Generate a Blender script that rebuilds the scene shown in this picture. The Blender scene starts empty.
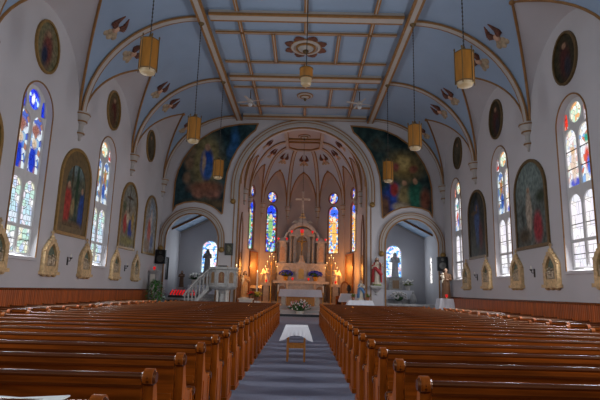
import bpy, bmesh, math, random
from math import sin, cos, pi, radians as R_, sqrt, acos
from mathutils import Vector, Matrix
from mathutils.geometry import tessellate_polygon
random.seed(7)
SC = bpy.context.scene
COL = SC.collection
V = Vector

# ------------------------------------------------------------------ materials
MATS = {}
def nt(name):
    m = bpy.data.materials.new(name); m.use_nodes = True
    t = m.node_tree; t.nodes.clear()
    return m, t, t.nodes, t.links
def mat(name, col, rough=.7, var=.0, scale=3., bump=0., metal=0., emit=0., stretch=(1, 1, 1), spec=.5, bscale=None, coat=0., tint=None):
    if name in MATS: return MATS[name]
    m, t, N, L = nt(name)
    out = N.new('ShaderNodeOutputMaterial'); b = N.new('ShaderNodeBsdfPrincipled')
    L.new(b.outputs[0], out.inputs[0])
    b.inputs['Base Color'].default_value = (*col, 1); b.inputs['Roughness'].default_value = rough
    b.inputs['Metallic'].default_value = metal; b.inputs['Specular IOR Level'].default_value = spec
    b.inputs['Coat Weight'].default_value = coat; b.inputs['Coat Roughness'].default_value = .2
    if tint: b.inputs['Specular Tint'].default_value = (*tint, 1)
    if emit:
        b.inputs['Emission Color'].default_value = (*col, 1); b.inputs['Emission Strength'].default_value = emit
    if var or bump:
        tc = N.new('ShaderNodeTexCoord'); mp = N.new('ShaderNodeMapping'); mp.inputs['Scale'].default_value = stretch
        L.new(tc.outputs['Object'], mp.inputs[0])
        no = N.new('ShaderNodeTexNoise'); no.inputs['Scale'].default_value = scale; no.inputs['Detail'].default_value = 5
        L.new(mp.outputs[0], no.inputs[0])
        if var:
            r = N.new('ShaderNodeValToRGB')
            r.color_ramp.elements[0].position = .3; r.color_ramp.elements[1].position = .7
            r.color_ramp.elements[0].color = (*[c*(1-var) for c in col], 1)
            r.color_ramp.elements[1].color = (*[min(1, c*(1+var)) for c in col], 1)
            L.new(no.outputs[0], r.inputs[0]); L.new(r.outputs[0], b.inputs['Base Color'])
        if bump:
            n2 = N.new('ShaderNodeTexNoise'); n2.inputs['Scale'].default_value = bscale or scale*4
            L.new(mp.outputs[0], n2.inputs[0])
            bu = N.new('ShaderNodeBump'); bu.inputs['Strength'].default_value = bump; bu.inputs['Distance'].default_value = .02
            L.new(n2.outputs[0], bu.inputs['Height']); L.new(bu.outputs[0], b.inputs['Normal'])
    MATS[name] = m
    return m

PLASTER = mat('plaster', (.53, .515, .53), .85, .05, .6, .05)
CREAM = mat('cream_moulding', (.43, .40, .365), .7, .05, 2)
BLUE = mat('blue_vault_paint', (.275, .37, .50), .85, .05, .7)
PINK = mat('apse_plaster', (.40, .345, .33), .8, .05, 1)
GOLDBROWN = mat('gilt_brown_trim', (.27, .13, .035), .5, .15, 6)
GILT = mat('gilt_frame', (.30, .18, .05), .45, .2, 8, .2, .3)
DGILT = mat('dark_gilt_frame', (.13, .08, .025), .5, .2, 8, .1, .2)
PEW = mat('varnished_pew_wood', (.27, .062, .0055), .45, .45, 2.2, .04, stretch=(.7, 9, 9), spec=.25, tint=(1, .5, .25))
PEWEND = mat('pew_end_wood', (.33, .078, .007), .36, .45, 3, .04, stretch=(6, 6, .8), spec=.35, tint=(1, .55, .3))
PEWDARK = mat('pew_rail_wood', (.095, .022, .004), .22, .3, 4, stretch=(.6, 6, 6), spec=.7, tint=(1, .6, .35))
ORANGEWOOD = mat('orange_pine', (.50, .12, .018), .4, .3, 3, .03, stretch=(6, 6, .6))
OAK = mat('oak_table_wood', (.50, .20, .035), .4, .25, 4, stretch=(5, 5, 1))
BROWNWOOD = mat('brown_wood', (.20, .075, .02), .45, .3, 4, stretch=(4, 4, .8))
TANWOOD = mat('tan_wood', (.33, .20, .105), .5, .2, 3, stretch=(4, 4, .8))
MARBLE = mat('pale_marble', (.50, .46, .41), .45, .2, 5)
GREYMARBLE = mat('grey_white_marble', (.43, .42, .40), .5, .25, 6)
DARKMARBLE = mat('dark_marble', (.08, .075, .07), .3, .3, 7)
LINEN = mat('white_linen', (.80, .80, .84), .9, .03, 6, .15)
LACE = mat('white_lace', (.62, .61, .68), .9, .12, 40)
BLACK = mat('black_plastic', (.008, .008, .009), .65, spec=.2)
IRON = mat('dark_iron', (.03, .028, .025), .5)
AMBER = mat('amber_glass', (.29, .115, .009), .45, .25, 3, emit=.02, stretch=(3, 3, .5))
OPAL = mat('opal_glass', (.42, .31, .17), .4, emit=.02)
GOLD = mat('polished_gold', (.75, .48, .12), .28, metal=.8)
REDGLASS = mat('red_votive_glass', (.75, .012, .015), .3, emit=.55)
FLAME = mat('candle_flame', (1., .66, .28), .5, emit=5)
WAX = mat('candle_wax', (.85, .8, .68), .6)
LEAF = mat('green_leaf', (.035, .10, .022), .5, .4, 9)
LEAF2 = mat('yellow_green_leaf', (.16, .22, .03), .5, .4, 9)
BLUEFLOWER = mat('blue_petal', (.03, .06, .6), .6, .5, 30)
WHITEFLOWER = mat('white_petal', (.8, .76, .72), .6, .1, 30)
PINKFLOWER = mat('pink_petal', (.65, .25, .28), .6, .3, 30)
REDFLOWER = mat('red_petal', (.5, .02, .02), .6, .3, 30)
TERRA = mat('terracotta', (.3, .12, .06), .8, .2, 8)
SKIN = mat('painted_skin', (.55, .34, .23), .6, .05, 8)
STONE = mat('statue_stone', (.30, .28, .28), .7, .15, 6)
STONEW = mat('white_statue_stone', (.68, .63, .56), .6, .12, 6)
ROBE_WHITE = mat('ivory_robe', (.62, .54, .42), .7, .1, 8)
ROBE_RED = mat('red_cloak', (.42, .03, .035), .6, .2, 8)
ROBE_BLUE = mat('blue_cloak', (.10, .22, .42), .6, .2, 8)
ROBE_BROWN = mat('brown_habit', (.17, .085, .04), .7, .2, 8)
ROBE_GOLD = mat('ochre_robe', (.62, .32, .12), .6, .2, 8)
HAIR = mat('painted_brown_hair', (.07, .035, .015), .7)
CARVED = mat('antique_gold_relief', (.58, .40, .20), .55, .3, 10, .3)
RELIEF = mat('relief_figure_paint', (.46, .36, .24), .6, .45, 14)
SEPIA = mat('relief_ground_green', (.13, .17, .12), .7, .35, 9)
CLOUDM = mat('painted_cloud', (.37, .29, .19), .8, .3, 7)
WINGM = mat('painted_red_wing', (.13, .045, .025), .7, .5, 7)
PAPER = mat('white_paper', (.8, .82, .8), .8)
CARPET = mat('blue_grey_carpet', (.23, .25, .34), .95, .12, 40, .5, bscale=150)
STEPM = mat('pale_sanctuary_floor', (.50, .47, .46), .6, .08, 3)
DARKSTEP = mat('dark_step_riser', (.03, .032, .04), .7)
ROOFBLUE = mat('chapel_roof_blue', (.33, .43, .56), .8, .04, 2)
LEADM = mat('window_tracery_paint', (.62, .62, .62), .7, .06, 4)

def wainscot_mat():
    m, t, N, L = nt('beadboard'); out = N.new('ShaderNodeOutputMaterial'); b = N.new('ShaderNodeBsdfPrincipled')
    L.new(b.outputs[0], out.inputs[0]); b.inputs['Roughness'].default_value = .38
    tc = N.new('ShaderNodeTexCoord'); mp = N.new('ShaderNodeMapping'); mp.inputs['Scale'].default_value = (8, 8, .7)
    L.new(tc.outputs['Object'], mp.inputs[0]); no = N.new('ShaderNodeTexNoise'); no.inputs['Scale'].default_value = 1.4; no.inputs['Detail'].default_value = 4
    L.new(mp.outputs[0], no.inputs[0]); r = N.new('ShaderNodeValToRGB'); L.new(no.outputs[0], r.inputs[0])
    r.color_ramp.elements[0].position = .3; r.color_ramp.elements[1].position = .72
    r.color_ramp.elements[0].color = (.21, .043, .006, 1); r.color_ramp.elements[1].color = (.55, .12, .012, 1)
    w = N.new('ShaderNodeTexWave'); w.bands_direction = 'Y'; w.inputs['Scale'].default_value = 3.2
    L.new(tc.outputs['Object'], w.inputs[0]); bu = N.new('ShaderNodeBump'); bu.inputs['Strength'].default_value = .5; bu.inputs['Distance'].default_value = .02
    L.new(w.outputs['Fac'], bu.inputs['Height']); L.new(bu.outputs[0], b.inputs['Normal']); L.new(r.outputs[0], b.inputs['Base Color'])
    return m
WAINSCOT = wainscot_mat()

def uvxy(N, L, distort=.0, ds=4.):
    uv = N.new('ShaderNodeUVMap'); v = uv.outputs[0]
    if distort:
        no = N.new('ShaderNodeTexNoise'); no.inputs['Scale'].default_value = ds; no.inputs['Detail'].default_value = 3
        L.new(v, no.inputs[0])
        s = N.new('ShaderNodeVectorMath'); s.operation = 'SUBTRACT'; s.inputs[1].default_value = (.5, .5, .5); L.new(no.outputs['Color'], s.inputs[0])
        k = N.new('ShaderNodeVectorMath'); k.operation = 'SCALE'; k.inputs['Scale'].default_value = distort; L.new(s.outputs[0], k.inputs[0])
        a = N.new('ShaderNodeVectorMath'); a.operation = 'ADD'; L.new(v, a.inputs[0]); L.new(k.outputs[0], a.inputs[1]); v = a.outputs[0]
    return uv.outputs[0], v
def blob(N, L, vec, cur, u, v, ru, rv, col, soft=.35):
    s = N.new('ShaderNodeVectorMath'); s.operation = 'SUBTRACT'; s.inputs[1].default_value = (u, v, 0); L.new(vec, s.inputs[0])
    d = N.new('ShaderNodeVectorMath'); d.operation = 'MULTIPLY'; d.inputs[1].default_value = (1/ru, 1/rv, 0); L.new(s.outputs[0], d.inputs[0])
    l = N.new('ShaderNodeVectorMath'); l.operation = 'LENGTH'; L.new(d.outputs[0], l.inputs[0])
    mr = N.new('ShaderNodeMapRange'); mr.inputs['From Min'].default_value = 1-soft; mr.inputs['From Max'].default_value = 1+soft
    mr.inputs['To Min'].default_value = 1; mr.inputs['To Max'].default_value = 0; L.new(l.outputs['Value'], mr.inputs['Value'])
    mx = N.new('ShaderNodeMix'); mx.data_type = 'RGBA'; L.new(mr.outputs[0], mx.inputs['Factor']); L.new(cur, mx.inputs['A'])
    mx.inputs['B'].default_value = (*col, 1)
    return mx.outputs['Result']
def painting_mat(name, ramp, blobs, scale=4., rough=.55):
    """oil painting: a mottled ground with loose generic figures as soft colour shapes"""
    m, t, N, L = nt(name); out = N.new('ShaderNodeOutputMaterial'); b = N.new('ShaderNodeBsdfPrincipled'); L.new(b.outputs[0], out.inputs[0])
    b.inputs['Roughness'].default_value = rough; b.inputs['Specular IOR Level'].default_value = .15
    raw, dv = uvxy(N, L, .05, 6.)
    no = N.new('ShaderNodeTexNoise'); no.inputs['Scale'].default_value = scale; no.inputs['Detail'].default_value = 6; no.inputs['Distortion'].default_value = .8; L.new(raw, no.inputs[0])
    r = N.new('ShaderNodeValToRGB'); L.new(no.outputs[0], r.inputs[0]); e = r.color_ramp.elements
    n = len(ramp)
    for i, c in enumerate(ramp):
        p = .28+.44*i/max(1, n-1)
        q = e[i] if i < 2 else e.new(p)
        q.position = p; q.color = (*c, 1)
    cur = r.outputs[0]
    for bl in blobs: cur = blob(N, L, dv, cur, *bl)
    n2 = N.new('ShaderNodeTexNoise'); n2.inputs['Scale'].default_value = scale*4; n2.inputs['Detail'].default_value = 4; L.new(raw, n2.inputs[0])
    mr = N.new('ShaderNodeMapRange'); mr.inputs['From Min'].default_value = .3; mr.inputs['From Max'].default_value = .7; mr.inputs['To Min'].default_value = .55; mr.inputs['To Max'].default_value = 1.4; L.new(n2.outputs[0], mr.inputs['Value'])
    ml = N.new('ShaderNodeVectorMath'); ml.operation = 'SCALE'; L.new(cur, ml.inputs[0]); L.new(mr.outputs[0], ml.inputs['Scale'])
    L.new(ml.outputs[0], b.inputs['Base Color'])
    return m
def glass_mat(name, ramp, strength, cell=6., blobs=(), grid=None, lead=.05):
    """lit stained glass: coloured cells, a loose figure, dark lead lines. UVs are in metres."""
    m, t, N, L = nt(name); out = N.new('ShaderNodeOutputMaterial'); em = N.new('ShaderNodeEmission'); L.new(em.outputs[0], out.inputs[0])
    em.inputs['Strength'].default_value = strength
    raw, dv = uvxy(N, L, .06, 9.)
    vo = N.new('ShaderNodeTexVoronoi'); vo.feature = 'F1'; vo.inputs['Scale'].default_value = cell; L.new(raw, vo.inputs[0])
    sp = N.new('ShaderNodeSeparateColor'); L.new(vo.outputs['Color'], sp.inputs[0])
    r = N.new('ShaderNodeValToRGB'); r.color_ramp.interpolation = 'CONSTANT'; L.new(sp.outputs[0], r.inputs[0]); e = r.color_ramp.elements
    n = len(ramp)
    for i, c in enumerate(ramp):
        q = e[i] if i < 2 else e.new(i/n)
        q.position = i/n; q.color = (*c, 1)
    cur = r.outputs[0]
    for bl in blobs: cur = blob(N, L, dv, cur, *bl)
    ve = N.new('ShaderNodeTexVoronoi'); ve.feature = 'DISTANCE_TO_EDGE'; ve.inputs['Scale'].default_value = cell; L.new(raw, ve.inputs[0])
    mr = N.new('ShaderNodeMapRange'); mr.inputs['From Min'].default_value = lead*.4; mr.inputs['From Max'].default_value = lead; mr.inputs['To Min'].default_value = .12; L.new(ve.outputs[0], mr.inputs['Value'])
    fac = mr.outputs[0]
    if grid:
        br = N.new('ShaderNodeTexBrick'); br.inputs['Scale'].default_value = 1; br.inputs['Brick Width'].default_value = grid; br.inputs['Row Height'].default_value = grid*.8
        br.inputs['Mortar Size'].default_value = .008; br.inputs['Color1'].default_value = br.inputs['Color2'].default_value = (1, 1, 1, 1); br.inputs['Mortar'].default_value = (.25, .25, .25, 1); L.new(raw, br.inputs[0])
        mm = N.new('ShaderNodeMath'); mm.operation = 'MULTIPLY'; L.new(br.outputs['Color'], mm.inputs[0]); L.new(fac, mm.inputs[1]); fac = mm.outputs[0]
    ml = N.new('ShaderNodeVectorMath'); ml.operation = 'SCALE'; L.new(cur, ml.inputs[0]); L.new(fac, ml.inputs['Scale'])
    L.new(ml.outputs[0], em.inputs['Color'])
    return m

# ------------------------------------------------------------------ mesh builder
class MB:
    def __init__(s): s.v = []; s.f = []; s.uv = {}
    def add(s, vs, fs, uvs=None):
        o = len(s.v); s.v += [tuple(p) for p in vs]
        s.f += [tuple(i+o for i in f) for f in fs]
        if uvs:
            for i, q in enumerate(uvs): s.uv[o+i] = q
        return s
    def box(s, x0, x1, y0, y1, z0, z1):
        return s.add([(x0,y0,z0),(x1,y0,z0),(x1,y1,z0),(x0,y1,z0),(x0,y0,z1),(x1,y0,z1),(x1,y1,z1),(x0,y1,z1)],
              [(0,3,2,1),(4,5,6,7),(0,1,5,4),(1,2,6,5),(2,3,7,6),(3,0,4,7)])
    def lathe(s, prof, c=(0,0,0), n=16, sx=1., sy=1., fold=0., nf=9, a0=0., a1=2*pi):
        full = abs(a1-a0-2*pi) < 1e-6; m = n if full else n+1; vs = []
        for r, z in prof:
            for i in range(m):
                a = a0+(a1-a0)*i/n; k = 1+fold*sin(nf*a)*(1 if r > .05 else 0)
                vs.append((c[0]+r*k*sx*cos(a), c[1]+r*k*sy*sin(a), c[2]+z))
        fs = []
        for j in range(len(prof)-1):
            for i in range(n):
                i2 = (i+1) % m
                fs.append((j*m+i, j*m+i2, (j+1)*m+i2, (j+1)*m+i))
        if full:
            fs.append(tuple(reversed(range(m)))); fs.append(tuple((len(prof)-1)*m+i for i in range(m)))
        return s.add(vs, fs)
    def ell(s, c, rx, ry=None, rz=None, n=12, k=8):
        ry = ry or rx; rz = rz or rx
        vs = [(c[0], c[1], c[2]-rz)]
        for j in range(1, k):
            t = -pi/2+pi*j/k
            for i in range(n):
                a = 2*pi*i/n; vs.append((c[0]+rx*cos(t)*cos(a), c[1]+ry*cos(t)*sin(a), c[2]+rz*sin(t)))
        vs.append((c[0], c[1], c[2]+rz)); fs = []; top = len(vs)-1
        for i in range(n):
            fs.append((0, 1+(i+1) % n, 1+i)); fs.append((top, 1+(k-2)*n+i, 1+(k-2)*n+(i+1) % n))
        for j in range(k-2):
            for i in range(n):
                fs.append((1+j*n+i, 1+j*n+(i+1) % n, 1+(j+1)*n+(i+1) % n, 1+(j+1)*n+i))
        return s.add(vs, fs)
    def tube(s, pts, r, n=8, closed=False):
        pts = [V(p) for p in pts]; m = len(pts); rs = r if isinstance(r, (list, tuple)) else [r]*m
        ref = None; vs = []
        for i, p in enumerate(pts):
            if closed: t = pts[(i+1) % m]-pts[i-1]
            else: t = pts[min(i+1, m-1)]-pts[max(i-1, 0)]
            t = t.normalized() if t.length > 1e-9 else V((0,0,1))
            if ref is None: ref = t.orthogonal().normalized()
            ref = (ref-t*ref.dot(t)); ref = ref.normalized() if ref.length > 1e-6 else t.orthogonal().normalized()
            b = t.cross(ref)
            for k in range(n):
                a = 2*pi*k/n; vs.append(p+(ref*cos(a)+b*sin(a))*rs[i])
        fs = []
        for i in range(m if closed else m-1):
            j = (i+1) % m
            for k in range(n): fs.append((i*n+k, i*n+(k+1) % n, j*n+(k+1) % n, j*n+k))
        if not closed: fs += [tuple(reversed(range(n))), tuple((m-1)*n+k for k in range(n))]
        return s.add(vs, fs)
    def prism(s, poly, T, n0, n1, holes=(), back=True, uvfn=None, sides=True):
        """polygon (u,v) [with holes] extruded from n0 to n1 through the mapping T(u,v,n)"""
        loops = [list(poly)]+[list(h) for h in holes]
        flat = [q for l in loops for q in l]
        tris = tessellate_polygon([[V((q[0], q[1], 0)) for q in l] for l in loops])
        uvs = [uvfn(*q) for q in flat] if uvfn else None
        s.add([T(q[0], q[1], n1) for q in flat], tris, uvs)
        if back: s.add([T(q[0], q[1], n0) for q in flat], [tuple(reversed(t)) for t in tris], uvs)
        if sides:
            for l in loops:
                k = len(l)
                s.add([T(q[0], q[1], n0) for q in l]+[T(q[0], q[1], n1) for q in l],
                      [(i, (i+1) % k, k+(i+1) % k, k+i) for i in range(k)])
        return s
    def band(s, path, T, o0, o1, n0, n1, closed=False):
        """rectangular moulding swept along a 2D path on a wall"""
        m = len(path); P = []
        for i in range(m):
            a = path[i-1] if (closed or i > 0) else path[i]; b = path[(i+1) % m] if (closed or i < m-1) else path[i]
            p = path[i]
            def nrm(x, y):
                dx, dy = y[0]-x[0], y[1]-x[1]; l = sqrt(dx*dx+dy*dy) or 1; return (-dy/l, dx/l)
            n1_ = nrm(a, p) if a != p else nrm(p, b); n2_ = nrm(p, b) if b != p else nrm(a, p)
            nx, ny = n1_[0]+n2_[0], n1_[1]+n2_[1]; l = sqrt(nx*nx+ny*ny) or 1; nx, ny = nx/l, ny/l
            k = 1/max(.4, nx*n1_[0]+ny*n1_[1])
            P.append((p, nx*k, ny*k))
        vs = []
        for p, nx, ny in P:
            for o, n in ((o0, n0), (o0, n1), (o1, n1), (o1, n0)): vs.append(T(p[0]+nx*o, p[1]+ny*o, n))
        fs = []
        for i in range(m if closed else m-1):
            j = (i+1) % m
            for k in range(4): fs.append((i*4+k, i*4+(k+1) % 4, j*4+(k+1) % 4, j*4+k))
        if not closed: fs += [(0,1,2,3), tuple(m*4-4+k for k in (3,2,1,0))]
        return s.add(vs, fs)
    def grid(s, rows, closed=False):
        m = len(rows[0]); vs = [p for r in rows for p in r]; fs = []
        for j in range(len(rows)-1):
            for i in range(m-1): fs.append((j*m+i, j*m+i+1, (j+1)*m+i+1, (j+1)*m+i))
        return s.add(vs, fs)
    def xf(s, M):
        s.v = [tuple(M @ V(p)) for p in s.v]; return s
def obj(name, mb, m, parent=None, smooth=True, angle=38, recalc=True, merge=False):
    me = bpy.data.meshes.new(name); me.from_pydata(mb.v, [], mb.f)
    if mb.uv:
        ul = me.uv_layers.new(name='UVMap')
        for lp in me.loops: ul.data[lp.index].uv = mb.uv.get(lp.vertex_index, (0, 0))
    bm = bmesh.new(); bm.from_mesh(me)
    if merge: bmesh.ops.remove_doubles(bm, verts=bm.verts, dist=1e-4)
    if recalc: bmesh.ops.recalc_face_normals(bm, faces=bm.faces)
    bm.to_mesh(me); bm.free()
    if smooth:
        me.shade_smooth(); me.set_sharp_from_angle(angle=R_(angle))
    me.materials.append(m)
    o = bpy.data.objects.new(name, me); COL.objects.link(o)
    if parent: o.parent = parent
    return o
def tag(o, label, cat, group=None):
    o['label'] = label; o['category'] = cat
    if group: o['group'] = group
    return o
def thing(name, label, cat, loc=(0, 0, 0), rz=0., group=None):
    o = bpy.data.objects.new(name, None); COL.objects.link(o); o.empty_display_size = .1
    o.location = loc; o.rotation_euler = (0, 0, rz)
    return tag(o, label, cat, group)
def struct(name, mb, m, label, cat='structure', **k):
    o = obj(name, mb, m, **k); o['kind'] = 'structure'; o['label'] = label; o['category'] = cat
    return o
def dup(root, label=None):
    r = root.copy(); COL.objects.link(r)
    if label: r['label'] = label
    for ch in root.children:
        c = ch.copy(); COL.objects.link(c); c.parent = r
        for g in ch.children:
            d = g.copy(); COL.objects.link(d); d.parent = c
    return r
ORD = ['zeroth', 'first', 'second', 'third', 'fourth', 'fifth', 'sixth', 'seventh', 'eighth', 'ninth', 'tenth', 'eleventh', 'twelfth', 'thirteenth', 'fourteenth',
       'fifteenth', 'sixteenth', 'seventeenth', 'eighteenth', 'nineteenth', 'twentieth', 'twenty-first', 'twenty-second', 'twenty-third', 'twenty-fourth', 'twenty-fifth']
def arch(u0, u1, z0, zs, zt, n=14, pointed=False):
    """arched outline, from bottom left round by the right"""
    c = (u0+u1)/2; a = (u1-u0)/2; pts = [(u0, z0), (u1, z0)]
    return pts+archcurve(c, a, zs, zt, n, pointed)
def archcurve(c, a, zs, zt, n=14, pointed=False):
    out = []
    for i in range(n+1):
        t = pi*i/n
        if pointed:
            q = cos(t); h = sqrt(max(0, 1-abs(q)**1.55)); out.append((c+a*q, zs+(zt-zs)*(h*.55+(1-abs(q))*.45)))
        else: out.append((c+a*cos(t), zs+(zt-zs)*sin(t)))
    return out
def offset_T(T, dn): return lambda u, v, n: T(u, v, n+dn)

# ------------------------------------------------------------------ dimensions (metres)
W = 8.57; CE = 4.24; HT = 12.26; ZS = 8.0; YF = 28.98; Y0 = -8.0
BAY = 5.72; PIERS = [17.65+BAY*k for k in (-4, -3, -2, -1, 0, 1)]+[YF]
PIERS = [-5.23, .49, 6.21, 11.93, 17.65, 23.37, YF]
WINY = [-2.37, 3.35, 9.07, 14.8, 20.5, 26.6]
TL = lambda u, v, n: (-W+n, u, v)
TR = lambda u, v, n: (W-n, u, v)
TF = lambda u, v, n: (u, YF-n, v)

def plight(name, loc, e, col, r=.15):
    l = bpy.data.lights.new(name, 'POINT'); l.energy = e; l.color = col; l.shadow_soft_size = r
    o = bpy.data.objects.new(name, l); COL.objects.link(o); o.location = loc; return o
# ------------------------------------------------------------------ floor
mb = MB(); mb.box(-W-.3, W+.3, Y0, 34.3, -.2, 0); mb.box(-4.1, 4.1, 34.3, 38.5, -.2, 0)
struct('floor', mb, CARPET, 'blue grey carpet running up the aisle and under the pews', 'floor', smooth=False)
for i, (y, z) in enumerate(((30.4, .2), (31.1, .4), (31.8, .6))):
    mb = MB(); mb.box(-3.89, 3.89, y, 38.2, .0 if i == 0 else z-.2, z)
    o = struct('trim_%d' % (i+1), mb, STEPM, ['lowest pale step up to the sanctuary', 'middle pale step up to the sanctuary', 'sanctuary floor platform under the altars'][i], 'step', smooth=False)
    r = MB(); r.box(-3.88, 3.88, y-.012, y, z-.18, z-.03); obj('riser', r, DARKSTEP if i == 0 else STEPM, o, smooth=False)

# ------------------------------------------------------------------ glass
P_ = dict
WHITE = (.95, .95, 1.0)
G_LOW_L = glass_mat('pale_pastel_glass', [(.95,.97,1),(.6,.85,.95),(.9,.85,.95),(.6,.72,.95),(.9,.9,.7),(.6,.85,.75),(.75,.85,.97)], .98, 4.5, grid=.22, lead=.035)
G_UP_L1 = glass_mat('blue_figure_glass', [(.75,.85,.95),(.1,.16,.6),(.75,.85,.9),(.12,.08,.25),(.3,.5,.75),(.15,.3,.7),(.4,.2,.15)], .95, 6,
    blobs=[(.3, .45, .2, .5, (.02, .05, .55), .3), (.33, 1.0, .14, .16, (.7, .55, .4)), (.3, 1.45, .25, .18, (.35, .15, .12))], lead=.03)
G_UP_L2 = glass_mat('teal_figure_glass', [(.8,.9,.95),(.15,.25,.55),(.8,.85,.85),(.2,.35,.22),(.4,.22,.1),(.6,.75,.9)], .95, 6,
    blobs=[(.3, .6, .16, .4, (.05, .12, .45), .3), (.35, 1.2, .15, .3, (.45, .2, .08))], lead=.03)
G_LOW_R = glass_mat('white_pink_glass', [(.93,.87,.93),(.86,.82,.93),(.95,.93,.97),(.84,.84,.92),(.93,.88,.88)], 1.05, 2.2, grid=.5, lead=.006)
G_UP_R = glass_mat('pale_figure_glass', [(1,.97,1),(.95,.9,.95),(.8,.85,.8),(.6,.7,.9),(.8,.55,.5),(.9,.85,.7)], 1.0, 6.5,
    blobs=[(.3, .14, .3, .16, (.1, .12, .6), .3), (.33, .7, .14, .5, (.8, .62, .5), .3), (.32, 1.2, .12, .13, (.75, .5, .3))], lead=.02)
G_UP_R2 = glass_mat('red_blue_figure_glass', [(1,.97,1),(.9,.95,1),(.3,.5,.85),(.85,.85,.9),(.75,.2,.12),(.85,.8,.7)], 1.0, 6,
    blobs=[(.36, .75, .13, .35, (.75, .1, .06), .3), (.3, .5, .1, .3, (.1, .2, .7), .3), (.32, 1.4, .12, .14, (.05, .4, .3))], lead=.02)
G_ROUND_L = glass_mat('blue_roundel_glass', [(.03,.05,.75),(.06,.12,.85),(.5,.7,.95),(.02,.03,.5)], 1.3, 8, blobs=[(.3, .3, .09, .16, (.95, .97, .9))], lead=.03)
G_ROUND_R = glass_mat('pale_roundel_glass', [(.9,.95,.85),(.6,.8,.6),(.95,.9,.7),(.85,.45,.2)], 1.1, 8, lead=.03)
G_TRI_L = glass_mat('blue_border_glass', [(.02,.05,.8),(.05,.1,.9)], .9, 5)
G_TRI_R = glass_mat('red_border_glass', [(.8,.05,.03),(.9,.3,.2),(.9,.85,.9)], 1.1, 6)
G_REAR = glass_mat('added_daylight_glass', [(.9,.95,1),(1,1,1),(.95,.95,.9)], 3., 3.)  # bright glow for the added rear windows out of view
G_AP1 = glass_mat('deep_apse_glass', [(.03,.06,.55),(.35,.55,.85),(.08,.35,.2),(.6,.06,.04),(.85,.75,.5),(.05,.1,.7),(.75,.85,.8)], 1.15, 7,
    blobs=[(.48, 3.2, .42, .35, (.02, .06, .85), .25), (.48, 1.9, .2, .9, (.25, .55, .2), .3), (.48, 2.75, .13, .2, (.8, .6, .35))], lead=.03)
G_AP2 = glass_mat('warm_apse_glass', [(.1,.25,.8),(.85,.35,.08),(.9,.8,.5),(.15,.4,.6),(.8,.12,.06),(.6,.75,.95),(.9,.55,.15)], 1.25, 7,
    blobs=[(.48, 3.15, .42, .33, (.05, .15, .9), .25), (.48, 1.7, .2, .95, (.95, .5, .12), .3), (.48, 2.65, .13, .2, (.9, .75, .5))], lead=.03)
G_APR = glass_mat('apse_roundel_glass', [(.02,.08,.8),(.1,.3,.9),(.8,.2,.1),(.8,.75,.6),(.03,.05,.6)], 1.15, 8, blobs=[(.43, .43, .1, .22, (.8, .65, .45))], lead=.03)
G_CH = glass_mat('chapel_window_glass', [(.12,.4,.95),(.5,.85,1),(.9,.95,1),(.1,.3,.8),(.8,.5,.6)], 1.35, 8,
    blobs=[(.5, .85, .24, .95, (1., .98, .96), .2)], lead=.02)
G_SLIT = glass_mat('clear_slit_glass', [(1,.97,.95),(.95,.95,1)], 1.5, 3)

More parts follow.
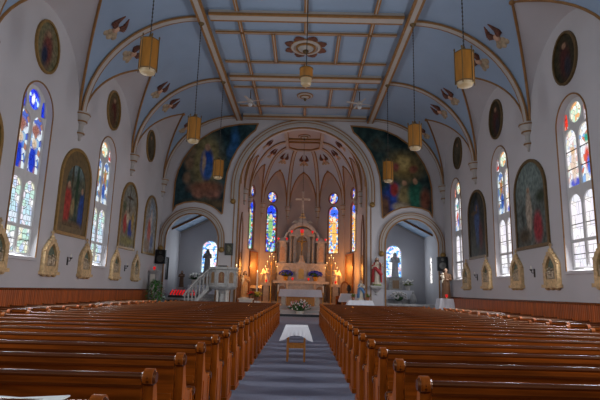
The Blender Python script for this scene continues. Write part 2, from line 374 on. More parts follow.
def lancet(T, name, u0, u1, z0, zs, zt, m, parent, n=-.21):
    mb = MB(); mb.prism(arch(u0, u1, z0, zs, zt, 12), T, n-.02, n, uvfn=lambda u, v: (u-u0, v-z0)); return obj(name, mb, m, parent, smooth=False)
def nave_window(T, yc, idx, side, mats, label):
    """two tiers of paired lancets under a roundel, in a splayed reveal"""
    up1, up2, low, rnd, tri = mats
    a = .86; z0, zs, zt = 2.42, 7.10, 8.02
    outer = arch(yc-a, yc+a, z0, zs, zt, 20); inner = arch(yc-a+.07, yc+a-.07, z0+.06, zs, zt-.08, 20)
    # splayed reveal
    mb = MB(); k = len(outer)
    mb.add([T(*q, 0) for q in outer]+[T(*q, -.17) for q in inner], [(i, (i+1) % k, k+(i+1) % k, k+i) for i in range(k)])
    w = struct('window_%d' % idx, mb, PLASTER, label, 'window', smooth=True, recalc=False)
    holes = []
    LA = [(yc-.73, yc-.06), (yc+.06, yc+.73)]
    for u0, u1 in LA:
        holes += [arch(u0, u1, 5.12, 6.62, 7.0, 10), arch(u0, u1, 3.42, 4.5, 4.86, 10), [(u0, 2.55), (u1, 2.55), (u1, 3.32), (u0, 3.32)]]
    rc = [(yc+.34*cos(2*pi*i/20), 7.48+.34*sin(2*pi*i/20)) for i in range(20)]; holes.append(rc)
    tr = []
    for s in (-1, 1):
        tr.append([(yc+s*.73, 7.07), (yc+s*.46, 7.05), (yc+s*.44, 7.3), (yc+s*.48, 7.55), (yc+s*.6, 7.62), (yc+s*.68, 7.4)])
    tr = [t if s < 0 else list(reversed(t)) for s, t in zip((1, -1), tr)]
    holes += tr
    f = MB(); f.prism(inner, T, -.25, -.16, holes=holes); obj('tracery', f, LEADM, w, smooth=False)
    for i, (u0, u1) in enumerate(LA):
        lancet(T, 'glass_pane', u0-.01, u1+.01, 5.1, 6.62, 7.02, up1 if i == 0 else up2, w)
        lancet(T, 'glass_pane', u0-.01, u1+.01, 3.4, 4.5, 4.88, low, w)
        g = MB(); g.prism([(u0, 2.53), (u1, 2.53), (u1, 3.34), (u0, 3.34)], T, -.23, -.21, uvfn=lambda u, v: (u, v)); obj('glass_pane', g, low, w, smooth=False)
        b = MB()
        for z in ((2.95,) if side == 'L' else (2.95, 3.9, 5.7, 6.3)): b.prism([(u0, z-.012), (u1, z-.012), (u1, z+.012), (u0, z+.012)], T, -.21, -.185)
        obj('glazing_bar', b, IRON, w, smooth=False)
    g = MB(); g.prism(rc, T, -.23, -.21, uvfn=lambda u, v: (u-yc+.3, v-7.2)); obj('roundel_pane', g, rnd, w, smooth=False)
    for t in tr:
        g = MB(); g.prism(t, T, -.23, -.21, uvfn=lambda u, v: (u, v)); obj('border_pane', g, tri, w, smooth=False)
    s = MB(); s.box(-.0, .0, 0, 0, 0, 0); s = MB()
    s.prism([(yc-a-.05, z0-.1), (yc+a+.05, z0-.1), (yc+a+.05, z0), (yc-a-.05, z0)], T, -.3, .07); obj('window_sill', s, PLASTER, w, smooth=False)
    e = MB(); e.band([(yc+a, z0)]+archcurve(yc, a, zs, zt, 24)+[(yc-a, z0)], T, -.05, .0, 0, .025); obj('gilt_edge', e, GOLDBROWN, w)
    return outer

# ------------------------------------------------------------------ side walls
for side, T in (('L', TL), ('R', TR)):
    holes = []; wid = 0
    for k, yc in enumerate(WINY):
        if side == 'L' and k == 5: continue
        idx = k+1 if side == 'L' else k+6
        nm = 'pulpit-side' if side == 'L' else 'statue-side'
        if yc < 12:  # unseen rear windows, added bright to light the nave from behind
            o = arch(yc-.98, yc+.98, 2.3, 7.1, 8.12, 20); holes.append(o)
            g = MB(); g.prism(o, T, -.36, -.34, uvfn=lambda u, v: (u, v)); w = struct('window_%d' % idx, g, G_REAR, 'unseen arched window added for light, %s wall near the entrance, %s from the back' % (nm, ORD[k+1]), 'window', smooth=False)
            e = MB(); e.band(o, T, -.1, .06, -.36, .02, closed=True); obj('window_frame', e, PLASTER, w)
            continue
        if side == 'L': ms = [(G_UP_L1, G_UP_L1, G_LOW_L, G_ROUND_L, G_TRI_L), (G_UP_L2, G_UP_L2, G_LOW_L, G_ROUND_R, G_TRI_R)][k-3]
        else: ms = [(G_UP_R2, G_UP_R, G_LOW_R, G_ROUND_R, G_TRI_R), (G_UP_R, G_UP_L2, G_LOW_R, G_ROUND_R, G_TRI_R), (G_UP_R, G_UP_R2, G_LOW_R, G_ROUND_R, G_TRI_R)][k-3]
        holes.append(nave_window(T, yc, idx, side, ms, '%s stained glass window with paired lancets under a roundel, %s wall' % (['tall nearest', 'tall middle', 'tall farthest'][k-3], nm)))
    mb = MB(); mb.prism([(Y0, 0), (YF+.5, 0), (YF+.5, HT+.3), (Y0, HT+.3)], T, -.45, 0, holes=holes, back=False, sides=False)
    # reveal behind plain plaster, outer skin
    struct('wall_left' if side == 'L' else 'wall_right', mb, PLASTER, 'pale grey plaster nave wall on the %s' % ('pulpit side' if side == 'L' else 'side opposite the pulpit'), 'wall', smooth=False)
    mb = MB(); mb.prism([(Y0, 0), (YF-.02, 0), (YF-.02, 1.40), (Y0, 1.40)], T, 0, .05)
    w = struct('baseboard_left' if side == 'L' else 'baseboard_right', mb, WAINSCOT, 'orange brown vertical board wainscot along the %s wall' % ('pulpit-side' if side == 'L' else 'opposite'), 'wainscot', smooth=False)
    mb = MB(); mb.prism([(Y0, 1.40), (YF-.02, 1.40), (YF-.02, 1.47), (Y0, 1.47)], T, 0, .09); obj('cap_rail', mb, PEWDARK, w, smooth=False)

# ------------------------------------------------------------------ vault
def cove_pt(P0, P1, Q0, Q1, zs, zt, s, th):
    k = (s+1)/2; u = 1-cos(th)
    w = V(P0).lerp(V(P1), k); q = V(Q0).lerp(V(Q1), k); p = w.lerp(q, u)
    return V((p.x, p.y, zs+(zt-zs)*sin(th)))
def vault(P0, P1, Q0, Q1, zs, zt, ua, w0, arch_h, pointed=False, n1=12, n2=9, m=5, amax=pi/2):
    tha = acos(1-ua); f = lambda s, t: cove_pt(P0, P1, Q0, Q1, zs, zt, s, t)
    g = lambda t: (1-w0)*max(0, 1-(1-cos(t))/ua)**(.62 if pointed else 1.)
    cv = MB(); lu = MB(); ed = MB()
    ths = [tha*(i/n1) for i in range(n1+1)]
    for sg in (-1, 1):
        cv.grid([[f(sg*(1+(g(t)-1)*j/m), t) for j in range(m+1)] for t in ths])
    up = [tha+(amax-tha)*i/n2 for i in range(n2+1)]
    cv.grid([[f(-1+2*j/(2*m), t) for j in range(2*m+1)] for t in up])
    def wallp(sg, i):
        t = i/n1*pi/2
        if pointed: h = i/n1; s = (1-w0)*(1-h**1.9)
        else: h = sin(t); s = (1-w0)*cos(t)
        k = (sg*s+1)/2; w = V(P0).lerp(V(P1), k)
        return V((w.x, w.y, zs+arch_h*h))
    for sg in (-1, 1):
        rows = []
        for i, t in enumerate(ths):
            a = wallp(sg, i); b = f(sg*g(t), t)
            rows.append([a.lerp(b, j/4)+V((0, 0, .10*sin(pi*j/4)*i/n1)) for j in range(5)])
        lu.grid(rows)
    path = [f(-g(t), t) for t in ths]+[f(g(t), t) for t in reversed(ths[:-1])]
    ed.tube(path, .05, 6)
    ed.ell(path[n1]-V((0, 0, .03)), .11, .11, .09)
    return cv, lu, ed, f
def rib(f_pts, lat, w, d, name, label, normals):
    """a moulded rib: cream band with a gilt brown edge each side"""
    mb = MB(); e = MB(); rows = []
    for p, l, n in zip(f_pts, lat, normals):
        rows.append([p-l*w/2, p-l*w/2+n*d*.7, p-l*w*.2+n*d, p+l*w*.2+n*d, p+l*w/2+n*d*.7, p+l*w/2])
    mb.grid(rows)
    o = struct(name, mb, CREAM, label, 'rib')
    for s in (-1, 1): e = MB(); e.tube([p+l*s*w*.5+n*d*.55 for p, l, n in zip(f_pts, lat, normals)], .045, 6); obj('gilt_edge', e, GOLDBROWN, o)
    return o
TRIM = [10]
def tn():
    TRIM[0] += 1; return 'trim_%d' % TRIM[0]
UA = .38; W0 = .07
BAYN = ['back', 'back', 'near', 'nearest visible', 'middle', 'chancel-end']
for sd, sx in (('pulpit-side', -1), ('statue-side', 1)):
    for k in range(6):
        ya, yb = PIERS[k], PIERS[k+1]
        cv, lu, ed, f = vault((sx*W, ya), (sx*W, yb), (sx*CE, ya), (sx*CE, yb), ZS, HT, UA, W0, 2.75)
        struct('ceiling_cove_%d' % (k+1+(6 if sx > 0 else 0)), cv, BLUE, 'blue painted coved vault of the %s bay, %s' % (BAYN[k], sd), 'ceiling', recalc=True, merge=True)
        lo = struct('ceiling_lunette_%d' % (k+1+(6 if sx > 0 else 0)), lu, PLASTER, 'pale lunette vault over the window of the %s bay, %s' % (BAYN[k], sd), 'ceiling', merge=True)
        obj('gilt_edge', ed, GOLDBROWN, lo)
    ths = [pi/2*i/18 for i in range(19)]
    for k in range(1, 7):
        y = PIERS[k] if k < 6 else YF-.2
        pts = [cove_pt((sx*W, y), (sx*W, y), (sx*CE, y), (sx*CE, y), ZS, HT, 0, t) for t in ths]
        nn = [V((-sx*cos(t), 0, -sin(t))) for t in ths]
        rib(pts, [V((0, 1, 0))]*19, .27, .12, tn(), 'cream rib of the %s vault, %s from the chancel' % (sd, ORD[7-k]), nn)
        # corbel under the rib
        if k >= 3:
            c = MB(); c.lathe([(.02, 6.98), (.07, 7.02), (.05, 7.1), (.12, 7.2), (.17, 7.28), (.15, 7.34), (.10, 7.42), (.12, 7.62), (.19, 7.68), (.21, 7.76), (.24, 7.8), (.30, 7.95), (.31, 8.1), (.1, 8.12)], (sx*(W-.02), min(y, YF-.1), 0), 14)
            co = struct(tn(), c, CREAM, 'moulded corbel carrying the rib, %s wall, %s from the chancel' % (sd, ORD[7-k]), 'corbel')
            e = MB()
            for r, z in ((.32, 8.02), (.23, 7.74), (.175, 7.27)):
                e.lathe([(r-.03, z-.03), (r+.006, z-.02), (r+.006, z+.02), (r-.03, z+.03)], (sx*(W-.02), min(y, YF-.1), 0), 14)
            obj('gilt_ring', e, GOLDBROWN, co)

# flat ceiling and its beams
mb = MB(); mb.box(-CE-.05, CE+.05, Y0, YF+.4, HT, HT+.2)
struct('ceiling', mb, BLUE, 'flat blue grey panelled nave ceiling', 'ceiling', smooth=False)
def beam(x0, x1, y0, y1, d, label, e=.05):
    b = MB(); b.box(x0, x1, y0, y1, HT-d, HT+.01)
    o = struct(tn(), b, CREAM, label, 'beam', smooth=False)
    ln = (y1-y0) > (x1-x0)
    for s in (0, 1):
        q = MB()
        if ln:
            x = x0 if s == 0 else x1; q.box(x-e, x+e, y0, y1, HT-d*1.0-.004, HT-d*.62)
        else:
            y = y0 if s == 0 else y1; q.box(x0, x1, y-e, y+e, HT-d*1.0-.004, HT-d*.62)
        obj('gilt_edge', q, GOLDBROWN, o, smooth=False)
beam(-CE-.02, -CE+.27, Y0, YF, .24, 'long ceiling edge beam on the pulpit side'); beam(CE-.27, CE+.02, Y0, YF, .24, 'long ceiling edge beam opposite the pulpit side')
TB = [11.7, 17.3, 22.85, 28.5]
for i, y in enumerate(TB): beam(-CE+.44, CE-.44, y-.21, y+.21, .22, 'wide transverse ceiling beam, %s from the chancel' % ORD[4-i])
for i, y in enumerate([11.7-5.6, .5]): beam(-CE+.44, CE-.44, y-.3, y+.3, .22, 'wide transverse ceiling beam toward the entrance, number %s' % ORD[i+1])
for i in range(3):
    a, b = TB[i]+.3, TB[i+1]-.3; l1, l2 = TB[i]+1.3, TB[i]+3.95
    tagb = ORD[3-i]
    for y in (l1, l2): beam(-CE+.44, CE-.44, y-.05, y+.05, .12, 'thin cross batten in the %s ceiling bay from the chancel, at %s rosette side' % (tagb, 'near' if y == l1 else 'far'), .03)
    for x in (-2.68, 2.68): beam(x-.05, x+.05, a, b, .12, 'thin long batten in the %s ceiling bay from the chancel, %s' % (tagb, 'pulpit side' if x < 0 else 'statue side'), .03)
    for x in (-1.38, 1.40): beam(x-.05, x+.05, l1, l2, .12, 'short batten beside the rosette in the %s ceiling bay from the chancel, %s' % (tagb, 'pulpit side' if x < 0 else 'statue side'), .03)
    beam(-.05, .05, a, l1, .12, 'short centre batten on the entrance edge of the %s ceiling bay' % tagb, .03); beam(-.05, .05, l2, b, .12, 'short centre batten on the altar edge of the %s ceiling bay' % tagb, .03)

def rosette(y, r, leaves, label, z=HT):
    t = thing('ceiling_rosette', label, 'ceiling rosette', (0, y, z))
    m = MB(); m.lathe([(r*.02, -.2), (r*.2, -.19), (r*.26, -.14), (r*.4, -.12), (r*.45, -.05), (r*.6, -.04), (r*.64, -.09), (r*.75, -.08), (r*.8, 0.0), (r*.02, .0)], n=28); obj('disc', m, CREAM, t)
    for q in (.27, .48, .8):
        m = MB(); m.lathe([(r*q-.02, -.01), (r*q-.02, -.13 if q < .6 else -.05), (r*q+.04, -.12 if q < .6 else -.04), (r*q+.04, -.01)], n=28); obj('gilt_ring', m, GOLDBROWN, t)
    m = MB(); m.ell((0, 0, -.22), r*.16, r*.16, .12); obj('boss', m, DGILT, t)
    if leaves:
        for k in range(8):
            a = 2*pi*k/8+.39; m = MB()
            for dr, da, s in ((.9, -.16, .14), (.98, 0, .18), (.9, .16, .14)): m.ell((r*dr*cos(a+da), r*dr*sin(a+da), -.03), s*.9, s*.9, .035, 8, 5)
            obj('leaf_spray', m, WINGM, t)
    return t
rosette(14.3, .85, True, 'leafy ceiling rosette above the hanging drum lamp'); rosette(19.87, .85, True, 'large leafy ceiling rosette in the middle bay'); rosette(25.3, .52, False, 'small plain round ceiling rosette nearest the chancel')
rosette(32.3, .5, False, 'round rosette in the sanctuary ceiling', 12.2)

# winged cherub ornaments on the cove
def cherub(M, label, s=1.3, group='winged cherubs on the nave vault'):
    t = thing('winged_cherub', label, 'cherub ornament', group=group); t.matrix_world = M
    a = MB()
    for x, y, r in ((-.2, -.34, .12), (0, -.38, .15), (.2, -.33, .12), (-.1, -.24, .12), (.12, -.24, .12)): a.ell((x*s, y*s, .0), r*s, r*s*.9, .05*s, 10, 6)
    obj('cloud', a, CLOUDM, t)
    a = MB(); a.ell((0, -.08*s, .04), .11*s, .12*s, .07*s); obj('head', a, SKIN, t)
    for q in (-1, 1):
        a = MB()
        for k in range(4):
            b = .45+.3*k; L = (.33-.045*k)*s
            a.tube([(q*.05*s, -.06*s, .02), (q*(.09*s+L*.75*sin(b)), -.03*s+L*.6*cos(b), .05), (q*(.05*s+L*.28*sin(b)), .06*s+L*1.15*cos(b), .02)], [.05*s, .065*s, .022*s], 6)
        obj('wing', a, WINGM, t)
    return t
for sx, nm in ((-1, 'pulpit side'), (1, 'statue side')):
    for k, y in ((3, PIERS[3]), (4, PIERS[4]), (5, PIERS[5]), (6, PIERS[6])):
        for dy in (-1, 1):
            if (k == 6 and dy > 0) or k == 3 and dy < 0: continue
            th = R_(48.5); p = cove_pt((sx*W, 0), (sx*W, 0), (sx*CE, 0), (sx*CE, 0), ZS, HT, 0, th); p.y = y+dy*(.98 if k < 6 else 1.15)
            n = V((-sx*cos(th)*4.26, 0, -sin(th)*4.33)).normalized(); up = V((-sx*sin(th)*4.33, 0, cos(th)*4.26)).normalized()
            # wings fan toward the ceiling and away from the rib
            up = (up+V((0, dy*.25, 0))).normalized(); xa = up.cross(n).normalized()
            M = Matrix((xa, up, n)).transposed().to_4x4(); M.translation = p
            cherub(M, 'winged cherub on blue vault, %s, %s-ward of the %s rib from chancel' % (nm, 'altar' if dy > 0 else 'entrance', ORD[7-k]))

# ------------------------------------------------------------------ front wall with three arches
CZ, CR = 7.75, 3.93; SA, SR, SZ = 6.6, 1.62, 4.45
def arc(c, r, z, n=24): return [(c+r*cos(pi*i/n), z+r*sin(pi*i/n)) for i in range(n+1)]
chan = [(CR, 0), (CR, CZ)]+arc(0, CR, CZ, 36)[1:]+[(-CR, 0)]
def sarch(c): return [(c+SR, 0)]+arc(c, SR, SZ, 24)+[(c-SR, 0)]
poly = [(-W-.4, 0)]+list(reversed(sarch(-SA)))+list(reversed(chan))+list(reversed(sarch(SA)))+[(W+.4, 0), (W+.4, HT+.3), (-W-.4, HT+.3)]
mb = MB(); mb.prism(poly, TF, -.55, 0)
struct('wall_front', mb, PLASTER, 'pale front wall pierced by the chancel arch and two chapel arches', 'wall', smooth=False)
def mould(path, hood, label, k=1.):
    m = MB(); m.band(path, TF, -.01, .09*k, -.02, .05); o = struct(tn(), m, GOLDBROWN, label, 'moulding')
    m = MB(); m.band(path, TF, -.2, -.02, -.08, .02)
    q = MB(); q.band(hood, TF, -.32*k, -.02, 0, .10); obj('hood_mould', q, CREAM, o)
    q = MB(); q.band(hood, TF, -.37*k, -.31*k, 0, .12); obj('gilt_edge', q, GOLDBROWN, o)
    q = MB(); q.band(hood, TF, -.20*k, -.15*k, 0, .12); obj('gilt_line', q, GOLDBROWN, o)
    for x, z in (hood[0], hood[-1]):
        s = 1 if x > sum(h[0] for h in hood)/len(hood) else -1
        q = MB(); q.ell((x+s*.2*k, YF-.1, z-.12), .17, .17, .17); obj('stop_ball', q, GILT, o)
mould(chan, [(CR+.1, 6.95), (CR+.1, CZ)]+arc(0, CR+.1, CZ, 36)[1:]+[(-CR-.1, 6.95)], 'gilt and cream moulding round the great chancel arch', 1.)
for c, nm in ((-SA, 'pulpit-side'), (SA, 'statue-side')):
    mould(sarch(c), [(c+SR+.06, 4.0)]+arc(c, SR+.06, SZ, 24)+[(c-SR-.06, 4.0)], 'gilt and cream moulding round the %s chapel arch' % nm, .75)
for x, nm in ((-4.15, 'pulpit'), (4.15, 'statue')):
    q = MB(); q.box(x-.03, x+.03, YF-.03, YF, 0, 6.9); struct(tn(), q, GOLDBROWN, 'upright gilt brown line on the front wall, %s side of the chancel' % nm, 'trim', smooth=False)

# ------------------------------------------------------------------ paintings
def picture(name, outline, T, m, label, frame_w=.1, frame_m=GILT, group=None, cat='painting', inner=None):
    us = [q[0] for q in outline]; vs = [q[1] for q in outline]; u0, u1, v0, v1 = min(us), max(us), min(vs), max(vs)
    c = MB(); c.prism(outline, T, .005, .03, uvfn=lambda u, v: ((u-u0)/(u1-u0), (v-v0)/(v1-v0)))
    t = thing(name, label, cat, (0, 0, 0), group=group)
    obj('canvas', c, m, t, smooth=False)
    f = MB(); f.band(outline, T, -frame_w, .015, 0, .075, closed=True); obj('frame', f, frame_m, t)
    if inner:
        f = MB(); f.prism(outline, T, .03, .045, holes=[inner]); obj('gilt_mount', f, mat('old_gold_mount', (.13, .085, .03), .55, .3, 7), t, smooth=False)
    return t
DARKG = [(.02, .03, .03), (.05, .07, .07), (.09, .12, .12), (.12, .11, .07)]
# spandrels
sp_out = [(-2.95, 11.80), (-4.06, 11.74), (-5.0, 11.55), (-5.75, 11.22), (-6.4, 10.75), (-6.95, 10.15), (-7.4, 9.45), (-7.7, 8.7), (-7.83, 8.0), (-7.85, 6.52)]
lowarc = [(-SA+2.35*cos(a), SZ+2.35*sin(a)) for a in [R_(118), R_(105), R_(90), R_(75), R_(62), R_(52), R_(44)]]
lowarc = [q for q in lowarc if q[1] > 6.0]
inn = [(-4.88, 6.1)]+[(4.8*cos(a), CZ+4.8*sin(a)) for a in [R_(180-x) for x in (0, 10, 20, 30, 38, 46, 50)]]
spl = sp_out+[(-7.85, 6.25)]+lowarc+inn
SPM_L = painting_mat('assumption_ground', [(.006, .018, .025), (.014, .04, .048), (.028, .065, .075), (.05, .06, .05)],
    [(.36, .55, .19, .30, (.16, .14, .065), .5), (.38, .60, .12, .2, (.24, .20, .085), .5), (.38, .54, .075, .17, (.012, .055, .28), .25), (.40, .47, .05, .1, (.03, .10, .30), .3), (.38, .73, .035, .035, (.38, .22, .14), .3),
     (.34, .55, .02, .1, (.4, .3, .2), .4), (.38, .27, .2, .07, (.20, .085, .05), .4), (.30, .21, .08, .05, (.26, .12, .08), .4), (.48, .2, .09, .05, (.22, .10, .07), .4), (.16, .55, .06, .07, (.2, .13, .08), .4), (.14, .38, .05, .06, (.2, .13, .08), .4),
     (.19, .68, .05, .05, (.18, .13, .08), .4), (.72, .8, .05, .14, (.02, .09, .22), .5), (.66, .68, .03, .08, (.03, .09, .2), .5), (.45, .1, .3, .05, (.08, .06, .035), .5)], 4)
SPM_R = painting_mat('pentecost_ground', [(.005, .013, .015), (.014, .034, .034), (.028, .055, .052), (.05, .05, .035)],
    [(.66, .56, .2, .14, (.20, .14, .045), .6), (.66, .60, .07, .07, (.42, .32, .12), .5), (.52, .2, .12, .16, (.018, .045, .22), .3), (.54, .30, .055, .07, (.26, .03, .03), .3), (.50, .38, .03, .03, (.36, .2, .12), .3), (.66, .22, .08, .14, (.2, .16, .07), .35), (.66, .38, .03, .03, (.36, .2, .12), .3),
     (.80, .24, .09, .15, (.02, .11, .07), .35), (.80, .40, .03, .03, (.36, .2, .12), .3), (.56, .55, .05, .04, (.22, .06, .05), .4), (.78, .53, .05, .04, (.22, .08, .05), .4), (.92, .2, .06, .12, (.14, .05, .03), .4), (.62, .12, .1, .04, (.3, .25, .18), .4), (.42, .12, .06, .1, (.10, .05, .03), .4)], 4)
picture('spandrel_painting', spl, TF, SPM_L, 'dark teal spandrel painting of a blue robed figure among clouds, above the pulpit', .06, GOLDBROWN, cat='painting')
picture('spandrel_painting', [(-x, z) for x, z in reversed(spl)], TF, SPM_R, 'dark green spandrel painting of a crowd under golden light, above the red cloaked statue', .06, GOLDBROWN)
# wall paintings
PA = painting_mat('throne_scene', [(.025, .03, .02), (.05, .065, .045), (.10, .11, .075), (.045, .04, .02)],
    [(.5, .8, .3, .12, (.14, .19, .19), .4), (.36, .72, .03, .2, (.05, .04, .02), .3), (.55, .55, .05, .33, (.02, .05, .025), .4), (.25, .32, .14, .22, (.34, .04, .03), .25), (.27, .56, .045, .04, (.4, .24, .15), .3), (.76, .27, .11, .24, (.02, .06, .24), .25), (.75, .54, .045, .04, (.36, .22, .14), .3), (.5, .08, .45, .06, (.12, .08, .04), .4), (.45, .3, .06, .1, (.3, .22, .1), .4)])
PB = painting_mat('hill_scene', [(.08, .08, .04), (.17, .14, .08), (.26, .24, .19), (.13, .08, .04)],
    [(.5, .8, .35, .15, (.20, .22, .2), .5), (.5, .66, .03, .28, (.06, .035, .015), .25), (.5, .78, .2, .022, (.06, .035, .015), .3), (.3, .36, .12, .15, (.4, .04, .03), .25), (.64, .26, .13, .19, (.02, .04, .24), .25), (.45, .45, .1, .1, (.5, .42, .3), .3), (.5, .1, .45, .08, (.2, .17, .04), .4), (.78, .42, .08, .14, (.38, .26, .07), .3), (.3, .53, .04, .03, (.4, .25, .16), .3), (.62, .47, .04, .03, (.4, .25, .16), .3), (.2, .62, .1, .08, (.08, .1, .05), .4)])
PC = painting_mat('sky_scene', [(.14, .15, .16), (.24, .24, .24), (.32, .3, .26), (.18, .13, .08)],
    [(.55, .68, .2, .22, (.25, .33, .42), .4), (.42, .35, .14, .26, (.45, .08, .04), .3), (.55, .62, .09, .12, (.55, .48, .42), .3), (.3, .13, .25, .1, (.22, .12, .05), .4), (.7, .2, .13, .14, (.06, .08, .2), .35), (.55, .76, .04, .03, (.42, .27, .18), .3)])
PD = painting_mat('risen_scene', [(.03, .04, .035), (.085, .105, .095), (.13, .155, .145), (.09, .075, .05)],
    [(.5, .8, .5, .22, (.16, .21, .195), .5), (.55, .4, .1, .27, (.36, .3, .23), .3), (.55, .66, .045, .035, (.36, .22, .14), .3), (.28, .2, .14, .18, (.28, .03, .04), .3), (.75, .12, .2, .1, (.06, .045, .025), .5), (.15, .55, .15, .06, (.03, .045, .025), .5)])
PE = painting_mat('dark_robe_scene', [(.008, .014, .012), (.025, .03, .025), (.05, .05, .035), (.045, .03, .02)],
    [(.5, .5, .16, .3, (.04, .08, .2), .35), (.5, .74, .05, .05, (.22, .13, .08), .3), (.3, .3, .1, .2, (.10, .03, .025), .4), (.65, .68, .2, .03, (.09, .06, .03), .4), (.7, .3, .1, .2, (.05, .05, .03), .4)])
def arched_picture(T, yc, hw, m, label, mount=False):
    o = arch(yc-hw, yc+hw, 3.45, 5.45, 6.6, 22)
    i = arch(yc-hw*.68, yc+hw*.68, 3.7, 5.2, 6.05, 18) if mount else None
    picture('arched_painting', o, T, m, label, .1, GILT if T is TL else DGILT, inner=i)
arched_picture(TL, 17.83, 1.13, PA, 'arched painting with wide gold border and red seated figure, nearest whole one on pulpit-side wall', True)
arched_picture(TL, 23.55, 1.03, PB, 'bright arched painting of a crowd below a bare tree, on the pulpit-side wall')
arched_picture(TL, 27.0, 1.0, PC, 'arched painting of a pale figure in light sky, beside the black speaker by the plant')
arched_picture(TL, 11.95, 1.13, PD, 'arched painting cut off by the photo edge, near end of the pulpit-side wall')
arched_picture(TR, 17.83, 1.18, PD, 'large dark arched painting with a robed figure against grey green sky, statue-side wall')
arched_picture(TR, 23.4, 1.1, PE, 'dark arched painting of a blue robed figure between the two far windows, statue-side wall')
OM = [painting_mat('oval_portrait_%d' % i, r, [(.5, .45, .22, .34, c, .35), (.5, .76, .09, .06, (.3, .18, .11), .3), (.4, .3, .14, .2, c2, .4)], 3) for i, (r, c, c2) in enumerate((
    ([(.09, .09, .05), (.16, .15, .08), (.2, .17, .1), (.07, .07, .05)], (.17, .05, .04), (.02, .03, .06)),
    ([(.05, .04, .02), (.10, .07, .03), (.13, .1, .05), (.06, .05, .03)], (.09, .02, .015), (.1, .06, .03)),
    ([(.05, .05, .03), (.08, .07, .045), (.1, .08, .05), (.05, .05, .03)], (.10, .09, .06), (.06, .05, .03)),
    ([(.012, .012, .008), (.03, .028, .015), (.05, .04, .02), (.03, .02, .01)], (.07, .02, .018), (.03, .03, .04))))]
for T, sd in ((TL, 'pulpit-side'), (TR, 'statue-side')):
    for i, yc in enumerate((14.8, 20.55, 25.95)):
        o = [(yc+.66*cos(2*pi*k/28), 9.33+.84*sin(2*pi*k/28)) for k in range(28)]
        picture('oval_painting', o, T, OM[i] if T is TL else OM[3 if i < 2 else 2], 'oval painting high on the %s wall, %s' % (sd, ['nearest, above the big window', 'middle one of three', 'farthest, beside the front wall'][i]), .07, GILT if T is TL else DGILT)

# stations of the cross
def station(T, yc, label):
    t = thing('carved_station', label, 'wall relief', group='carved stations along the nave walls')
    hw = .47; base = 1.98
    o = arch(yc-hw, yc+hw, base, 2.62, 3.16, 18, pointed=True)
    i = arch(yc-hw*.62, yc+hw*.62, base+.22, 2.58, 2.97, 14, pointed=True)
    m = MB(); m.prism(o, T, 0, .14, holes=[i]); obj('frame', m, CARVED, t, smooth=False)
    m = MB(); m.prism(i, T, .0, .05); obj('backing', m, SEPIA, t, smooth=False)
    m = MB()
    m.prism([(yc-hw-.05, base-.07), (yc+hw+.05, base-.07), (yc+hw+.05, base+.04), (yc-hw-.05, base+.04)], T, 0, .2)
    for q in (-.34, 0, .34): m.ell(T(yc+q, base-.08, .08), .09, .09, .07, 8, 6)
    obj('plinth', m, CARVED, t)
    m = MB()   # crest with cross
    m.ell(T(yc, 3.17, .07), .09, .09, .08, 8, 6); m.prism([(yc-.025, 3.2), (yc+.025, 3.2), (yc+.025, 3.42), (yc-.025, 3.42)], T, .05, .09); m.prism([(yc-.08, 3.32), (yc+.08, 3.32), (yc+.08, 3.37), (yc-.08, 3.37)], T, .05, .09)
    for s in (-1, 1):
        for k in range(4): m.ell(T(yc+s*(hw*(1-.22*k)-.0), 2.72+.12*k, .1), .05, .05, .05, 6, 5)
    obj('crest', m, CARVED, t)
    rnd = random.Random(int(yc*100))
    for k in range(4):   # small relief figures
        m = MB(); x = yc-.19+.125*k+rnd.uniform(-.03, .03); h = rnd.uniform(.2, .36)
        a = T(x, base+.24, .09); b = T(x+rnd.uniform(-.03, .03), base+.24+h, .11)
        m.tube([a, V(a).lerp(V(b), .6), b], [.055, .05, .032], 8); m.ell(T(x, base+.24+h+.05, .12), .034, .034, .042, 8, 6)
        m.tube([V(a).lerp(V(b), .8), T(x+rnd.choice((-1, 1))*.12, base+.24+h*rnd.uniform(.5, .9), .14)], [.03, .02], 6)
        obj('relief_figure', m, RELIEF, t)
STY = [13.55, 16.5, 19.2, 22.35, 25.1]
for T, sd in ((TL, 'pulpit-side'), (TR, 'statue-side')):
    for i, y in enumerate(STY): station(T, y, 'carved gold station relief in a pointed frame on the %s wall, %s from the chancel' % (sd, ORD[5-i]))
    for i, y in enumerate((17.85, 23.7)):
        t = thing('wall_sconce', 'small dark bracket sconce between stations on the %s wall, %s' % (sd, 'nearer one' if i == 0 else 'farther one'), 'sconce')
        m = MB(); m.tube([T(y, 2.45, .02), T(y, 2.45, .1), T(y, 2.53, .13)], .014); m.lathe([(.015, -.04), (.055, 0), (.06, .02), (.015, .03)], T(y, 2.56, .13), 10); m.prism([(y-.035, 2.3), (y+.035, 2.3), (y+.035, 2.6), (y-.035, 2.6)], T, 0, .03); obj('bracket', m, IRON, t)
        m = MB(); m.lathe([(.018, 0), (.018, .12), (.005, .13)], T(y, 2.58, .13), 8); obj('candle', m, WAX, t)

